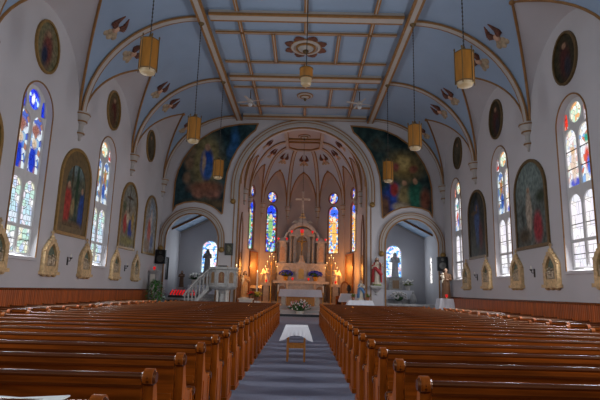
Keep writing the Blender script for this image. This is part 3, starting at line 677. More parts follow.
# ------------------------------------------------------------------ chapels
RZ = lambda x: 5.45+.5*(W-abs(x))
for sx, nm, wl in ((-1, 'pulpit-side', 'left'), (1, 'statue-side', 'right')):
    TB_ = lambda u, v, n: (u, 34.0-n, v)
    c = sx*6.45; win = arch(c-.55, c+.55, 2.65, 4.35, 4.9, 18)
    mb = MB(); xs = sorted((sx*4.4, sx*(W+.1))); mb.prism([(xs[0], 0), (xs[1], 0), (xs[1], RZ(xs[1])+.1), (xs[0], RZ(xs[0])+.1)], TB_, -.3, 0, holes=[win])
    struct('wall_chapel_%s' % wl, mb, PLASTER, 'grey back wall of the %s chapel' % nm, 'wall', smooth=False)
    g = MB(); g.prism(win, TB_, -.16, -.14, uvfn=lambda u, v: (u-c+.5, v-2.65)); w = struct('window_%d' % (20+(sx > 0)), g, G_CH, 'arched blue and white chapel window behind the statue, %s' % nm, 'window', smooth=False)
    e = MB(); e.band(win, TB_, -.03, .03, -.14, .02, closed=True); obj('window_frame', e, LEADM, w)
    e = MB()
    for z in (3.2, 3.75, 4.3): e.box(c-.55, c+.55, 34.12, 34.14, z-.012, z+.012)
    obj('glazing_bar', e, IRON, w, smooth=False)
    TS = (lambda u, v, n: (-W+n, u, v)) if sx < 0 else (lambda u, v, n: (W-n, u, v))
    slit = arch(31.9, 32.5, 2.3, 3.7, 4.0, 10); holes = [slit] if sx > 0 else []
    mb = MB(); mb.prism([(YF+.5, 0), (34.0, 0), (34.0, 5.6), (YF+.5, 5.6)], TS, -.3, 0, holes=holes)
    struct('wall_chapel_side_%s' % wl, mb, PLASTER, 'outer side wall of the %s chapel' % nm, 'wall', smooth=False)
    if sx > 0:
        g = MB(); g.prism(slit, TS, -.05, -.03, uvfn=lambda u, v: (u, v)); w = struct('window_22', g, G_SLIT, 'narrow bright slit window in the side of the statue-side chapel', 'window', smooth=False)
        e = MB(); e.band(slit, TS, -.05, .0, -.05, .02, closed=True); obj('window_frame', e, LEADM, w)
    mb = MB(); mb.box(min(sx*4.3, sx*4.42), max(sx*4.3, sx*4.42), YF+.5, 34.0, 0, 8.0); struct('wall_chapel_inner_%s' % wl, mb, PLASTER, 'inner wall between the %s chapel and sanctuary' % nm, 'wall', smooth=False)
    mb = MB(); xa, xb = sx*4.3, sx*(W+.2)
    mb.add([(xa, YF+.5, RZ(xa)), (xb, YF+.5, RZ(xb)), (xb, 34.1, RZ(xb)), (xa, 34.1, RZ(xa)), (xa, YF+.5, RZ(xa)+.2), (xb, YF+.5, RZ(xb)+.2), (xb, 34.1, RZ(xb)+.2), (xa, 34.1, RZ(xa)+.2)], [(0,3,2,1),(4,5,6,7),(0,1,5,4),(1,2,6,5),(2,3,7,6),(3,0,4,7)])
    struct('ceiling_chapel_%s' % wl, mb, ROOFBLUE, 'sloping blue ceiling of the %s chapel' % nm, 'ceiling', smooth=False)
    for i, y in enumerate((31.6, 33.85)):
        m = MB(); m.tube([(xa, y, RZ(xa)-.08), (sx*W, y, RZ(sx*W)-.08)], .08, 4); struct(tn(), m, BROWNWOOD if i < 1 else CREAM, 'sloping rafter in the %s chapel ceiling, %s from the arch' % (nm, ORD[i+1]), 'beam')
    # chapel altar
    t = thing('side_altar', 'small altar in the %s chapel below its window' % nm, 'altar', (c, 33.35, 0))
    m = MB(); m.box(-1.05, 1.05, -.25, .4, 0, .98); m.box(-1.12, 1.12, -.3, .45, .98, 1.78); obj('table', m, GREYMARBLE, t, smooth=False)
    m = MB(); m.box(-.42, .42, .0, .5, 1.78, 2.55); m.box(-.5, .5, -.03, .5, 2.55, 2.66); obj('tabernacle', m, GREYMARBLE, t, smooth=False)
    m = MB(); m.box(-.22, .22, -.03, .0, 1.9, 2.45); obj('tabernacle_door', m, TANWOOD, t, smooth=False)
    # altar cloth with hem folds
    m = MB(); rows = []
    for j, (y, z) in enumerate(((.4, 1.795), (-.32, 1.795), (-.335, 1.7), (-.345, 1.45), (-.35, 1.2))):
        rows.append([(-1.16+2.32*i/40, y-(.012*sin(i*1.7) if j > 2 else 0), z) for i in range(41)])
    m.grid(rows); o = obj('altar_cloth', m, LINEN); o.location = (c, 33.35, 0); tag(o, 'white cloth over the %s chapel altar' % nm, 'altar cloth')

# ------------------------------------------------------------------ sanctuary: straight sides, then three facets of a half decagon
AP = [(3.9, YF+.5), (3.9, 31.3), (3.9, 34.2), (3.16, 36.5), (1.2, 37.9), (-1.2, 37.9), (-3.16, 36.5), (-3.9, 34.2), (-3.9, 31.3), (-3.9, YF+.5)]
TP = [(1.25, YF+.5), (1.25, 31.3), (1.25, 33.6), (1.25, 35.0), (.62, 35.6), (-.62, 35.6), (-1.25, 35.0), (-1.25, 33.6), (-1.25, 31.3), (-1.25, YF+.5)]
AZ, AT = 8.1, 12.2
fnames = ['statue-side arch bay', 'statue-side straight bay', 'statue-side narrow facet', 'statue-side window facet', 'altar facet', 'pulpit-side window facet', 'pulpit-side narrow facet', 'pulpit-side straight bay', 'pulpit-side arch bay']
def facetT(P, Q):
    P, Q = V(P), V(Q); d = (Q-P).normalized(); n = V((-d.y, d.x))     # n points inward for this winding
    return (lambda u, v, k: (P.x+d.x*u+n.x*k, P.y+d.y*u+n.y*k, v)), (Q-P).length
wi = 30
for i in range(9):
    P, Q = AP[i], AP[i+1]; T, L = facetT(P, Q); holes = []
    win = i in (2, 3, 5, 6)
    if win:
        c = L*.5 if i in (2, 6) else (L*.42 if i == 5 else L*.58 if i == 3 else L*.5)
        c = {2: L-1.72, 3: L-1.45, 5: 1.45, 6: 1.72}[i]
        la = arch(c-.47, c+.47, 4.45, 7.62, 8.1, 14); rc = [(c+.43*cos(2*pi*k/22), 8.72+.43*sin(2*pi*k/22)) for k in range(22)]
        holes = [la, rc]
        wm = MB(); wm.prism(la, T, -.16, -.14, uvfn=lambda u, v: (u-c+.48, v-4.45))
        wi += 1; w = struct('window_%d' % wi, wm, G_AP1 if i in (5, 6) else G_AP2, 'tall stained lancet and roundel in the %s of the apse' % fnames[i], 'window', smooth=False)
        wm = MB(); wm.prism(rc, T, -.16, -.14, uvfn=lambda u, v: (u-c+.43, v-8.29)); obj('roundel_pane', wm, G_APR, w, smooth=False)
        wm = MB(); wm.band(la, T, -.04, .02, -.16, .03, closed=True); wm.band(rc, T, -.04, .02, -.16, .03, closed=True); obj('window_frame', wm, BROWNWOOD, w)
        wm = MB()
        for z in (5.2, 6.0, 6.8, 7.5): wm.prism([(c-.47, z-.012), (c+.47, z-.012), (c+.47, z+.012), (c-.47, z+.012)], T, -.14, -.1)
        obj('glazing_bar', wm, IRON, w, smooth=False)
    mb = MB(); mb.prism([(0, 0), (L, 0), (L, 12.0), (0, 12.0)], T, -.25, 0, holes=holes, back=False, sides=False)
    struct('wall_apse_%d' % (i+1), mb, PINK, 'warm plaster wall of the sanctuary, %s' % fnames[i], 'wall', smooth=False)
    # vault
    ua = .52 if 0 < i < 8 else .3
    cv, lu, ed, f = vault(P, Q, TP[i], TP[i+1], AZ, AT, .25, .10, 2.45, pointed=True)
    struct('ceiling_apse_%d' % (i+1), cv, mat('apse_vault_blue', (.42, .50, .62), .85, .04, 1), 'pale blue apse vault over the %s' % fnames[i], 'ceiling', merge=True)
    lo = struct('ceiling_apse_lunette_%d' % (i+1), lu, PINK, 'pointed lunette in the apse vault over the %s' % fnames[i], 'ceiling', merge=True); obj('gilt_edge', ed, GOLDBROWN, lo)
    # cherub
    if i not in (0, 8):
        th = R_(60); p = f(0, th); p2 = f(0, th+.05); p3 = f(.05, th); up = (p2-p).normalized(); xa = (p3-p).normalized(); n = xa.cross(up).normalized()
        if n.z > 0: xa = -xa; n = -n
        xa = up.cross(n).normalized(); M = Matrix((xa, up, n)).transposed().to_4x4(); M.translation = p
        cherub(M, 'dark winged cherub on the pale apse vault over the %s' % fnames[i], 1.25, 'winged cherubs on the apse vault')
for i in range(1, 9):
    P, Q = AP[i], TP[i]; ths = [pi/2*k/16 for k in range(17)]
    pts = [cove_pt(P, P, Q, Q, AZ, AT, 0, t) for t in ths]; d = (V(Q)-V(P)).normalized(); lat = V((-d.y, d.x, 0))
    nn = [V((d.x*cos(t), d.y*cos(t), -sin(t))) for t in ths]
    rib(pts, [lat]*17, .22, .12, tn(), 'cream and gilt rib of the apse vault, between %s and %s' % (fnames[i-1], fnames[i]), nn)
    c = MB(); b = V(P)+d*.06; c.lathe([(.02, 7.05), (.07, 7.1), (.05, 7.2), (.11, 7.3), (.09, 7.42), (.10, 7.65), (.17, 7.74), (.19, 7.85), (.2, 8.0), (.23, 8.15), (.05, 8.17)], (b.x, b.y, 0), 12)
    co = struct(tn(), c, CREAM, 'small moulded corbel under the apse rib between %s and %s' % (fnames[i-1], fnames[i]), 'corbel')
    e = MB()
    for r, z in ((.235, 8.08), (.19, 7.78), (.12, 7.31)): e.lathe([(r-.03, z-.025), (r+.006, z-.02), (r+.006, z+.02), (r-.03, z+.025)], (b.x, b.y, 0), 12)
    obj('gilt_ring', e, GOLDBROWN, co)
tp = [(1.25, YF+.3), (1.25, 35.0), (.62, 35.6), (-.62, 35.6), (-1.25, 35.0), (-1.25, YF+.3)]
mb = MB(); mb.prism(tp, lambda u, v, n: (u, v, AT-n), -.2, 0); struct('ceiling_apse_panel', mb, PINK, 'flat cream panel at the crown of the apse vault', 'ceiling', smooth=False)
m = MB(); m.band(tp, lambda u, v, n: (u, v, AT-n), -.1, .1, -.02, .12, closed=True); o = struct(tn(), m, CREAM, 'moulded border round the flat apse ceiling panel', 'moulding')
m = MB(); m.band(tp, lambda u, v, n: (u, v, AT-n), .1, .15, -.02, .1, closed=True); obj('gilt_edge', m, GOLDBROWN, o)
for y in (32.9, 33.6):
    m = MB(); m.box(-1.25, 1.25, y-.06, y+.06, AT-.12, AT); struct(tn(), m, GOLDBROWN, 'cross moulding on the flat apse ceiling panel, %s the altar' % ('away from' if y < 33 else 'towards'), 'moulding', smooth=False)
# arched wooden doors in the sanctuary side walls and tan panels under the narrow windows
for sx, nm, idx in ((-1, 'pulpit', 1), (1, 'statue', 2)):
    T = (lambda u, v, n: (-3.9+n, u, v)) if sx < 0 else (lambda u, v, n: (3.9-n, u, v))
    o = arch(30.0, 31.2, .2, 5.0, 6.3, 14, pointed=True)
    m = MB(); m.prism(o, T, 0, .03); d = struct('door_%d' % idx, m, mat('niche_plaster', (.5, .45, .42), .8, .05, 2), 'tall pointed recess in the sanctuary wall on the %s side' % nm, 'door', smooth=False)
    m = MB(); m.band(o, T, -.1, .0, 0, .09, closed=True); obj('door_frame', m, BROWNWOOD, d)
    m = MB(); m.prism([(30.05, .2), (31.15, .2), (31.15, 3.9), (30.05, 3.9)], T, .03, .06); obj('door_panel', m, BROWNWOOD, d, smooth=False)
    i = 2 if sx > 0 else 6; T2, L = facetT(AP[i], AP[i+1])
    t = thing('wood_panel', 'tall tan wooden panel below the narrow window on the %s side of the sanctuary' % nm, 'panel')
    m = MB(); m.prism([(L/2-.6, .6), (L/2+.6, .6), (L/2+.6, 4.25), (L/2-.6, 4.25)], T2, 0, .05); obj('panel', m, mat('dull_tan_panel', (.17, .12, .08), .6, .2, 3), t, smooth=False)
    m = MB(); m.band([(L/2-.6, .6), (L/2+.6, .6), (L/2+.6, 4.25), (L/2-.6, 4.25)], T2, -.07, .02, 0, .1, closed=True); obj('frame', m, BROWNWOOD, t)

# ------------------------------------------------------------------ statues
def statue(label, loc, H, rz=0., robe=ROBE_WHITE, cloak=None, skin=SKIN, hair=HAIR, veil=None, arms='pray', base=STONEW, child=False, halo=False, name='statue', beard=False, baseh=.07, group=None):
    t = thing(name, label, 'statue', loc, rz, group)
    k = H
    # body: one continuous remeshed figure (legs' mass, torso, neck, head, arms, hands)
    b = MB()
    b.lathe([(.01, .02), (.10, .02), (.105, .25), (.115, .5), (.10, .62), (.125, .75), (.115, .80), (.05, .835), (.036, .86), (.035, .885)], n=14, sx=k, sy=k*.68)
    b.v = [(x, y, z*k if True else z) for x, y, z in b.v]
    b.ell((0, -.012*k, .935*k), .052*k, .062*k, .068*k, 14, 10)
    b.ell((0, -.075*k, .93*k), .010*k, .016*k, .018*k, 6, 5)                 # nose
    b.ell((0, -.05*k, .885*k), .022*k, .022*k, .016*k, 8, 5)                   # chin
    for s in (-1, 1): b.ell((s*.053*k, -.005*k, .932*k), .01*k, .014*k, .02*k, 6, 5)
    hands = {'pray': [((-.135, 0, .775), (-.165, -.05, .62), (-.03, -.15, .70)), ((.135, 0, .775), (.165, -.05, .62), (.03, -.15, .70))],
             'open': [((-.135, 0, .775), (-.18, -.03, .61), (-.23, -.13, .5)), ((.135, 0, .775), (.18, -.03, .61), (.23, -.13, .5))],
             'heart': [((-.135, 0, .775), (-.175, -.05, .62), (-.02, -.14, .72)), ((.135, 0, .775), (.18, -.05, .64), (.19, -.16, .76))],
             'hold': [((-.135, 0, .775), (-.18, -.05, .61), (-.08, -.17, .63)), ((.135, 0, .775), (.17, -.05, .61), (.06, -.16, .60))]}[arms]
    for sh, el, wr in hands:
        sh, el, wr = [V(p)*k for p in (sh, el, wr)]
        b.tube([sh, sh.lerp(el, .5), el, el.lerp(wr, .55), wr], [.036*k, .034*k, .03*k, .025*k, .018*k], 8)
        d = (wr-el).normalized(); pc = wr+d*.03*k; b.ell(pc, .02*k, .018*k, .022*k, 8, 6)
        sid = d.cross(V((0, 0, 1))); sid = sid.normalized() if sid.length > .1 else V((1, 0, 0)); upv = sid.cross(d).normalized()
        for j, fl in enumerate((.028, .036, .04, .034, .026)):
            if j == 0: b.tube([pc, pc+upv*.02*k+d*.012*k, pc+upv*.028*k+d*.026*k], [.008*k, .0075*k, .006*k], 6); continue
            o = sid*((j-2.5)*.0115*k); b.tube([pc+o*.8, pc+o+d*(fl*.6)*k, pc+o+d*fl*k-upv*.006*k], [.0075*k, .007*k, .006*k], 6)
    o = obj('figure', b, skin, t)
    rm = o.modifiers.new('join', 'REMESH'); rm.mode = 'VOXEL'; rm.voxel_size = max(.008, .0065*k); rm.use_smooth_shade = True
    # robe with folds and sleeves
    r = MB(); r.lathe([(.155, .0), (.15, .05), (.135, .25), (.128, .45), (.118, .60), (.138, .74), (.13, .79), (.07, .835), (.045, .845)], n=44, sx=k, sy=k*.74, fold=.055, nf=11)
    r.v = [(x, y, z*k) for x, y, z in r.v]
    for sh, el, wr in hands:
        sh, el, wr = [V(p)*k for p in (sh, el, wr)]
        r.tube([sh, sh.lerp(el, .5), el, el.lerp(wr, .5), el.lerp(wr, .8)], [.05*k, .05*k, .05*k, .052*k, .055*k], 10)
    obj('robe', r, robe, t, angle=60)
    if cloak:
        c = MB(); rows = []
        for rr, z in ((.19, .08), (.185, .25), (.17, .45), (.155, .62), (.16, .74), (.145, .79), (.085, .835)):
            rows.append([((rr+.012*sin(5*a))*k*cos(a), (rr+.012*sin(5*a))*k*.8*sin(a), z*k) for a in [-pi*.30+(pi*1.6)*q/30 for q in range(31)]])
        c.grid(rows)
        rows = [[(x*1.06, y*1.06, z) for x, y, z in q] for q in rows]; c.grid(rows)
        # sash of the cloak drawn across the front
        c.tube([(-.17*k, -.03*k, .70*k), (-.07*k, -.125*k, .60*k), (.06*k, -.13*k, .48*k), (.15*k, -.06*k, .36*k)], [.05*k, .06*k, .07*k, .07*k], 10)
        obj('cloak', c, cloak, t, angle=60)
    h = MB()
    if veil:
        rows = []
        for rr, z in ((.15, .70), (.125, .8), (.085, .86), (.075, .93), (.06, .985), (.03, 1.01), (.002, 1.015)):
            rows.append([(rr*k*cos(a), rr*k*sin(a)*.95+.005*k, z*k) for a in [-pi*.28+(pi*1.56)*q/24 for q in range(25)]])
        h.grid(rows); rows = [[(x*1.08, y*1.08, z+.004*k) for x, y, z in q] for q in rows]; h.grid(rows); obj('veil', h, veil, t, angle=60)
    elif hair:
        h.ell((0, .01*k, .95*k), .06*k, .064*k, .066*k, 12, 8)
        for s in (-1, 1): h.tube([(s*.045*k, .01*k, .97*k), (s*.06*k, .015*k, .9*k), (s*.055*k, .03*k, .83*k)], [.02*k, .026*k, .018*k], 8)
        h.tube([(0, .05*k, .95*k), (0, .055*k, .83*k)], [.045*k, .04*k], 8)
        if beard: h.ell((0, -.055*k, .885*k), .03*k, .025*k, .03*k, 8, 6)
        obj('hair', h, hair, t)
    if halo:
        h = MB(); h.tube([(.085*k*cos(a), .02*k, .96*k+.085*k*sin(a)) for a in [2*pi*q/24 for q in range(24)]], .007*k, 6, closed=True); obj('halo', h, GOLD, t)
    if child:
        h = MB(); cx = -.10*k
        h.tube([(cx, -.14*k, .60*k), (cx, -.15*k, .68*k), (cx, -.14*k, .75*k)], [.05*k, .055*k, .035*k], 10); h.ell((cx, -.15*k, .80*k), .036*k, .038*k, .043*k)
        h.tube([(cx, -.15*k, .61*k), (cx-.03*k, -.2*k, .56*k), (cx-.02*k, -.2*k, .48*k)], [.03*k, .025*k, .018*k], 8); h.tube([(cx-.04*k, -.15*k, .73*k), (cx-.08*k, -.19*k, .72*k)], [.02*k, .014*k], 8)
        obj('held_child', h, ROBE_WHITE if skin is SKIN else skin, t)
    p = MB(); p.lathe([(.17, -baseh/k), (.175, -.01), (.165, 0.004)], n=20, sx=k, sy=k*.85); p.v = [(x, y, z*k) for x, y, z in p.v]; obj('base', p, base, t)
    return t

# statue in a red cloak on a wall bracket, right of the chancel arch
t = thing('wall_bracket', 'white moulded bracket on the front wall carrying the red cloaked statue', 'bracket', (4.47, YF, 2.0))
m = MB(); m.box(-.4, .4, -.52, 0, -.1, 0); m.box(-.34, .34, -.45, 0, -.17, -.1); obj('shelf', m, GREYMARBLE, t, smooth=False)
m = MB(); m.lathe([(.03, -.55), (.1, -.5), (.08, -.42), (.16, -.3), (.26, -.2), (.3, -.17)], n=16, sy=.9, a0=pi, a1=2*pi); obj('console', m, GREYMARBLE, t)
statue('painted statue in ivory robe and red cloak on the front wall bracket', (4.47, YF-.27, 2.07), 1.55, robe=ROBE_WHITE, cloak=ROBE_RED, arms='heart', beard=True, base=LEAF2, halo=False)
# brown friar with a child on a cloth-covered pedestal at the right corner
t = thing('pedestal', 'square pedestal at the right front corner under a white cloth', 'pedestal', (8.14, 27.7, 0))
m = MB(); m.box(-.3, .3, -.3, .3, 0, 1.3); m.box(-.36, .36, -.36, .36, 1.3, 1.36); obj('block', m, GREYMARBLE, t, smooth=False)
def drape(name, label, cx, cy, hx, hy, z, drop, m=LINEN, ends=.0, n=18, cat='cloth', flare=.06):
    mb = MB(); top = [(-hx + 2*hx*i/n, -hy) for i in range(n)]+[(hx, -hy+2*hy*i/n) for i in range(n)]+[(hx-2*hx*i/n, hy) for i in range(n)]+[(-hx, hy-2*hy*i/n) for i in range(n)]
    k = len(top); rows = []
    for j, q in enumerate((0, .15, .4, .7, 1.)):
        row = []
        for i, (x, y) in enumerate(top):
            c = abs(abs((i % n)/n-.5)*2)**3   # 1 at the corners
            dr = drop*(1+ends*c)*q; fl = flare*q*(1+1.6*c)+(.022*sin(i*1.9+j*.4)*q*(1 if n < 25 else .5))
            l = sqrt(x*x+y*y); row.append((cx+x+(x/hx)*fl*(1 if abs(x) > hx*.99 else .25), cy+y+(y/hy)*fl*(1 if abs(y) > hy*.99 else .25), z-dr))
        rows.append(row+[row[0]])
    mb.grid(rows); o0 = len(mb.v); mb.add(rows[0][:-1], [tuple(range(k))])
    o = obj(name, mb, m, merge=True, angle=50); return tag(o, label, cat)
drape('pedestal_cloth', 'white cloth over the corner pedestal under the brown robed statue', 8.12, 27.7, .36, .40, 1.372, .95)
statue('brown robed statue holding a child, on the corner pedestal beside the right speaker', (8.2, 27.7, 1.46), 1.6, rz=-.25, robe=ROBE_BROWN, cloak=None, arms='hold', child=True, base=ROBE_BROWN)
# small blue statue on a draped table right of the chancel
t = thing('side_table', 'small table right of the chancel arch carrying the blue cloaked statue', 'table', (3.35, 27.6, 0))
m = MB(); m.box(-.6, .6, -.35, .35, 1.08, 1.14); obj('tabletop', m, OAK, t, smooth=False)
for sx in (-1, 1):
    for sy in (-1, 1): m = MB(); m.box(sx*.52-.03, sx*.52+.03, sy*.28-.03, sy*.28+.03, 0, 1.08); obj('leg', m, OAK, t, smooth=False)
drape('table_cloth', 'white cloth on the small table under the blue cloaked statue', 3.35, 27.6, .64, .39, 1.152, .35)
statue('small statue in white robe and blue cloak between two potted plants', (3.40, 27.65, 1.2), 1.05, rz=.25, robe=ROBE_WHITE, cloak=ROBE_BLUE, veil=ROBE_WHITE, arms='pray', base=STONEW)
def potted(label, loc, s, leafm=LEAF2, potm=TERRA, n=26, name='potted_plant', flowers=None, seed=1):
    t = thing(name, label, 'plant', loc); rnd = random.Random(seed)
    m = MB(); m.lathe([(.06*s, 0), (.09*s, .14*s), (.1*s, .16*s), (.085*s, .15*s)], n=14); obj('pot', m, potm, t)
    m = MB()
    for k in range(n):
        a = rnd.uniform(0, 6.28); e = rnd.uniform(.3, 1.4); L = rnd.uniform(.14, .26)*s
        b = V((.03*s*cos(a), .03*s*sin(a), .15*s)); d = V((cos(a)*cos(e), sin(a)*cos(e), sin(e))); q = b+d*L; sd = d.cross(V((0, 0, 1))); sd = (sd.normalized() if sd.length > .01 else V((1, 0, 0)))*.03*s
        m.add([b, b+d*L*.5+sd, q-V((0, 0, .04*s)), b+d*L*.5-sd, b+d*L*.5+V((0, 0, .012*s))], [(0, 1, 4), (1, 2, 4), (2, 3, 4), (3, 0, 4)])
    obj('foliage', m, leafm, t, recalc=False)
    if flowers:
        m = MB()
        for k in range(22):
            a = rnd.uniform(0, 6.28); r = rnd.uniform(0, .17)*s; m.ell((r*cos(a), r*sin(a), (.27+rnd.uniform(-.06, .08))*s), .035*s, .035*s, .03*s, 7, 5)
        o = obj('blossom_mass', m, flowers, t); o['kind'] = 'stuff'
    return t
potted('yellow green potted plant on the draped table, aisle side of the blue statue', (2.95, 27.45, 1.157), 1.15, seed=3)
potted('yellow green potted plant on the draped table, chapel side of the blue statue', (3.78, 27.45, 1.157), 1.15, seed=4)
# sanctuary left: ochre figure on white plinth
t = thing('plinth', 'white plinth inside the chancel arch under the orange lit statue', 'plinth', (-3.3, 30.0, 0))
m = MB(); m.box(-.38, .38, -.35, .35, 0, .98); m.box(-.45, .45, -.4, .4, .98, 1.06); obj('block', m, STONEW, t, smooth=False)
statue('ochre robed statue on a white plinth inside the chancel arch, warm lit', (-3.42, 30.0, 1.13), 1.55, rz=.3, robe=ROBE_GOLD, cloak=None, arms='pray', child=True, base=STONEW)
potted('red flowered potted plant at the foot of the ochre robed statue', (-3.02, 29.72, 1.06), 1.2, LEAF, TERRA, flowers=REDFLOWER, seed=5)
t = thing('paschal_candle', 'tall white candle on a slim stand behind the ochre robed statue', 'candle', (-2.72, 30.55, .2))
m = MB(); m.lathe([(.16, 0), (.15, .04), (.03, .08), (.025, 1.0), (.05, 1.05), (.06, 1.25), (.03, 1.27)], n=14); obj('stand', m, GOLD, t)
m = MB(); m.lathe([(.045, 1.25), (.045, 2.45), (.01, 2.47)], n=12); obj('candle', m, WAX, t)
m = MB(); m.ell((0, 0, 2.53), .022, .022, .055, 8, 6); obj('flame', m, FLAME, t)
plight('added_statue_light', (-3.1, 29.15, 2.5), 16, (1., .5, .15), .06)  # added lamp in front of the ochre statue, apart from the candle
t = thing('flower_stand', 'low stand with yellow green flowers inside the chancel arch beside the plinth', 'plant stand', (-2.6, 29.95, 0))
m = MB(); m.box(-.18, .18, -.18, .18, 0, .92); obj('block', m, STONEW, t, smooth=False)
potted('yellow flowered plant on the low stand left inside the chancel arch', (-2.6, 29.95, .92), 1.5, LEAF2, TERRA, flowers=mat('yellow_petal', (.6, .5, .06), .6), seed=6)
t = thing('lectern', 'brown wooden lectern on the left of the sanctuary', 'lectern', (-3.0, 33.0, .6))
m = MB(); m.box(-.32, .32, -.25, .25, 0, .06); obj('base', m, BROWNWOOD, t, smooth=False)
m = MB(); m.box(-.22, .22, -.12, .12, .06, 1.05); obj('post', m, BROWNWOOD, t, smooth=False)
m = MB(); m.add([(-.38, -.25, 1.02), (.38, -.25, 1.02), (.38, .25, 1.22), (-.38, .25, 1.22), (-.38, -.25, 1.08), (.38, -.25, 1.08), (.38, .25, 1.28), (-.38, .25, 1.28)], [(0,3,2,1),(4,5,6,7),(0,1,5,4),(1,2,6,5),(2,3,7,6),(3,0,4,7)]); obj('desk', m, BROWNWOOD, t, smooth=False)
# right credence table, dark urn and arched chair
t = thing('credence_table', 'side table with white cloth at the right of the sanctuary', 'table', (3.2, 32.6, .6))
m = MB(); m.box(-.5, .5, -.25, .25, .82, .88); obj('tabletop', m, OAK, t, smooth=False)
for sx in (-1, 1):
    for sy in (-1, 1): m = MB(); m.box(sx*.44-.03, sx*.44+.03, sy*.2-.03, sy*.2+.03, 0, .82); obj('leg', m, OAK, t, smooth=False)
drape('credence_cloth', 'white cloth on the sanctuary side table under the dark urn', 3.2, 32.6, .53, .28, 1.492, .55)
t = thing('urn', 'dark metal urn standing on the sanctuary side table', 'urn', (3.2, 32.6, 1.495))
m = MB(); m.lathe([(.1, 0), (.11, .03), (.05, .08), (.15, .2), (.17, .32), (.12, .42), (.14, .46), (.1, .46)], n=18); obj('bowl', m, IRON, t)
m = MB(); m.lathe([(.13, .46), (.08, .54), (.02, .58), (.03, .62), (.005, .65)], n=14); obj('lid', m, IRON, t)
t = thing('arched_chair', 'wooden chair with tall arched back against the right apse wall', 'chair', (2.95, 34.6, .6), -.75)
m = MB(); m.prism(arch(-.38, .38, .0, 1.35, 1.75, 12), lambda u, v, n: (u, .25+n, v), 0, .07); obj('backrest', m, BROWNWOOD, t, smooth=False)
m = MB(); m.prism(arch(-.27, .27, .55, 1.3, 1.6, 12), lambda u, v, n: (u, .25-n, v), 0, .02); obj('back_cushion', m, TANWOOD, t, smooth=False)
m = MB(); m.box(-.36, .36, -.3, .25, .4, .48); obj('seat', m, BROWNWOOD, t, smooth=False)
for sx in (-1, 1): m = MB(); m.box(sx*.36-.03, sx*.36+.03, -.3, .25, 0, .7); obj('armrest', m, BROWNWOOD, t, smooth=False)

# chapel statues in front of the windows
statue('dark stone statue with a veil before the blue window of the pulpit-side chapel', (-6.45, 33.35, 2.73), 1.5, robe=STONE, skin=STONE, hair=None, veil=STONE, arms='pray', base=STONE)
LSTONE = mat('light_grey_stone', (.5, .5, .54), .6, .12, 6)
statue('grey stone statue on the tabernacle before the window of the statue-side chapel', (6.42, 33.35, 2.73), 1.6, robe=LSTONE, skin=LSTONE, hair=LSTONE, arms='hold', child=True, base=LSTONE)
t = thing('pedestal', 'slim pedestal in the pulpit-side chapel under the small brown statue', 'pedestal', (-7.85, 32.2, 0)); m = MB(); m.box(-.2, .2, -.2, .2, 0, 1.55); m.box(-.26, .26, -.26, .26, 1.55, 1.62); obj('block', m, GREYMARBLE, t, smooth=False)
statue('small brown statue standing above the red votive candles', (-7.85, 32.2, 1.69), 1.0, robe=ROBE_BROWN, arms='pray', base=ROBE_BROWN)
potted('white flowered plant on the pulpit-side chapel altar', (-7.25, 33.25, 1.80), 2.2, LEAF, STONEW, flowers=WHITEFLOWER, seed=8, n=60)
potted('white and yellow flowers on the statue-side chapel altar', (7.25, 33.25, 1.80), 2.0, LEAF2, STONEW, flowers=WHITEFLOWER, seed=9, n=50)
t = thing('white_bouquet', 'large white bouquet standing before the statue-side chapel altar', 'bouquet', (6.45, 32.4, 0)); rnd = random.Random(3)
m = MB(); m.lathe([(.2, 0), (.12, .1), (.1, .7), (.2, 1.0), (.22, 1.05), (.18, 1.04)], n=16); obj('urn', m, GREYMARBLE, t)
m = MB()
for k in range(80):
    a = rnd.uniform(0, 6.28); e = rnd.uniform(-.3, 1.5); r = .48*rnd.uniform(.75, 1.05); m.ell((r*1.15*cos(a)*cos(e), r*sin(a)*cos(e), 1.3+r*.8*sin(e)), .075, .075, .06, 7, 5)
o = obj('blossom_mass', m, WHITEFLOWER, t); o['kind'] = 'stuff'
m = MB(); m.ell((0, 0, 1.3), .3, .28, .2); obj('foliage', m, LEAF, t)
t = thing('bell_urn', 'pointed grey covered urn before the statue-side chapel altar', 'urn', (7.42, 32.5, 0)); m = MB(); m.box(-.16, .16, -.16, .16, 0, .95); obj('plinth', m, GREYMARBLE, t, smooth=False)
m = MB(); m.lathe([(.14, .95), (.22, 1.05), (.24, 1.25), (.15, 1.45), (.05, 1.6), (.06, 1.65), (.005, 1.75)], n=16); obj('urn_body', m, GREYMARBLE, t)
# votive rack
t = thing('votive_stand', 'iron votive candle stand in the pulpit-side chapel arch', 'candle stand', (-7.2, 30.2, 0))
for r in range(3): m = MB(); m.box(-.85, .85, -.25+.2*r, -.07+.2*r, 1.1+.1*r, 1.14+.1*r); obj('shelf', m, IRON, t, smooth=False)
for sx in (-1, 1):
    for y in (-.22, .3): m = MB(); m.tube([(sx*.8, y, 0), (sx*.8, y, 1.1 if y < 0 else 1.3)], .025, 6); obj('leg', m, IRON, t)
m = MB(); m.box(-.85, .85, -.27, -.24, .75, 1.1); obj('apron', m, IRON, t, smooth=False)
cup = MB(); cup.lathe([(.035, 0), (.04, .03), (.05, .12), (.043, .12), (.036, .04)], n=10); cup0 = None
for r in range(3):
    for k in range(9):
        if cup0 is None:
            c = cup0 = obj('votive_candle', cup, REDGLASS)
        else:
            c = cup0.copy(); COL.objects.link(c)
        c.location = (-7.2-.72+.18*k, 30.2-.16+.2*r, 1.14+.1*r)
        tag(c, 'lit red votive glass on the stand, %s row from the front, %s from the wall' % (ORD[r+1], ORD[k+1]), 'votive candle', 'red votive candles on the stand')
t = thing('kneeler_bench', 'pale bench in front of the red votive candle stand', 'bench', (-7.25, 29.72, 0))
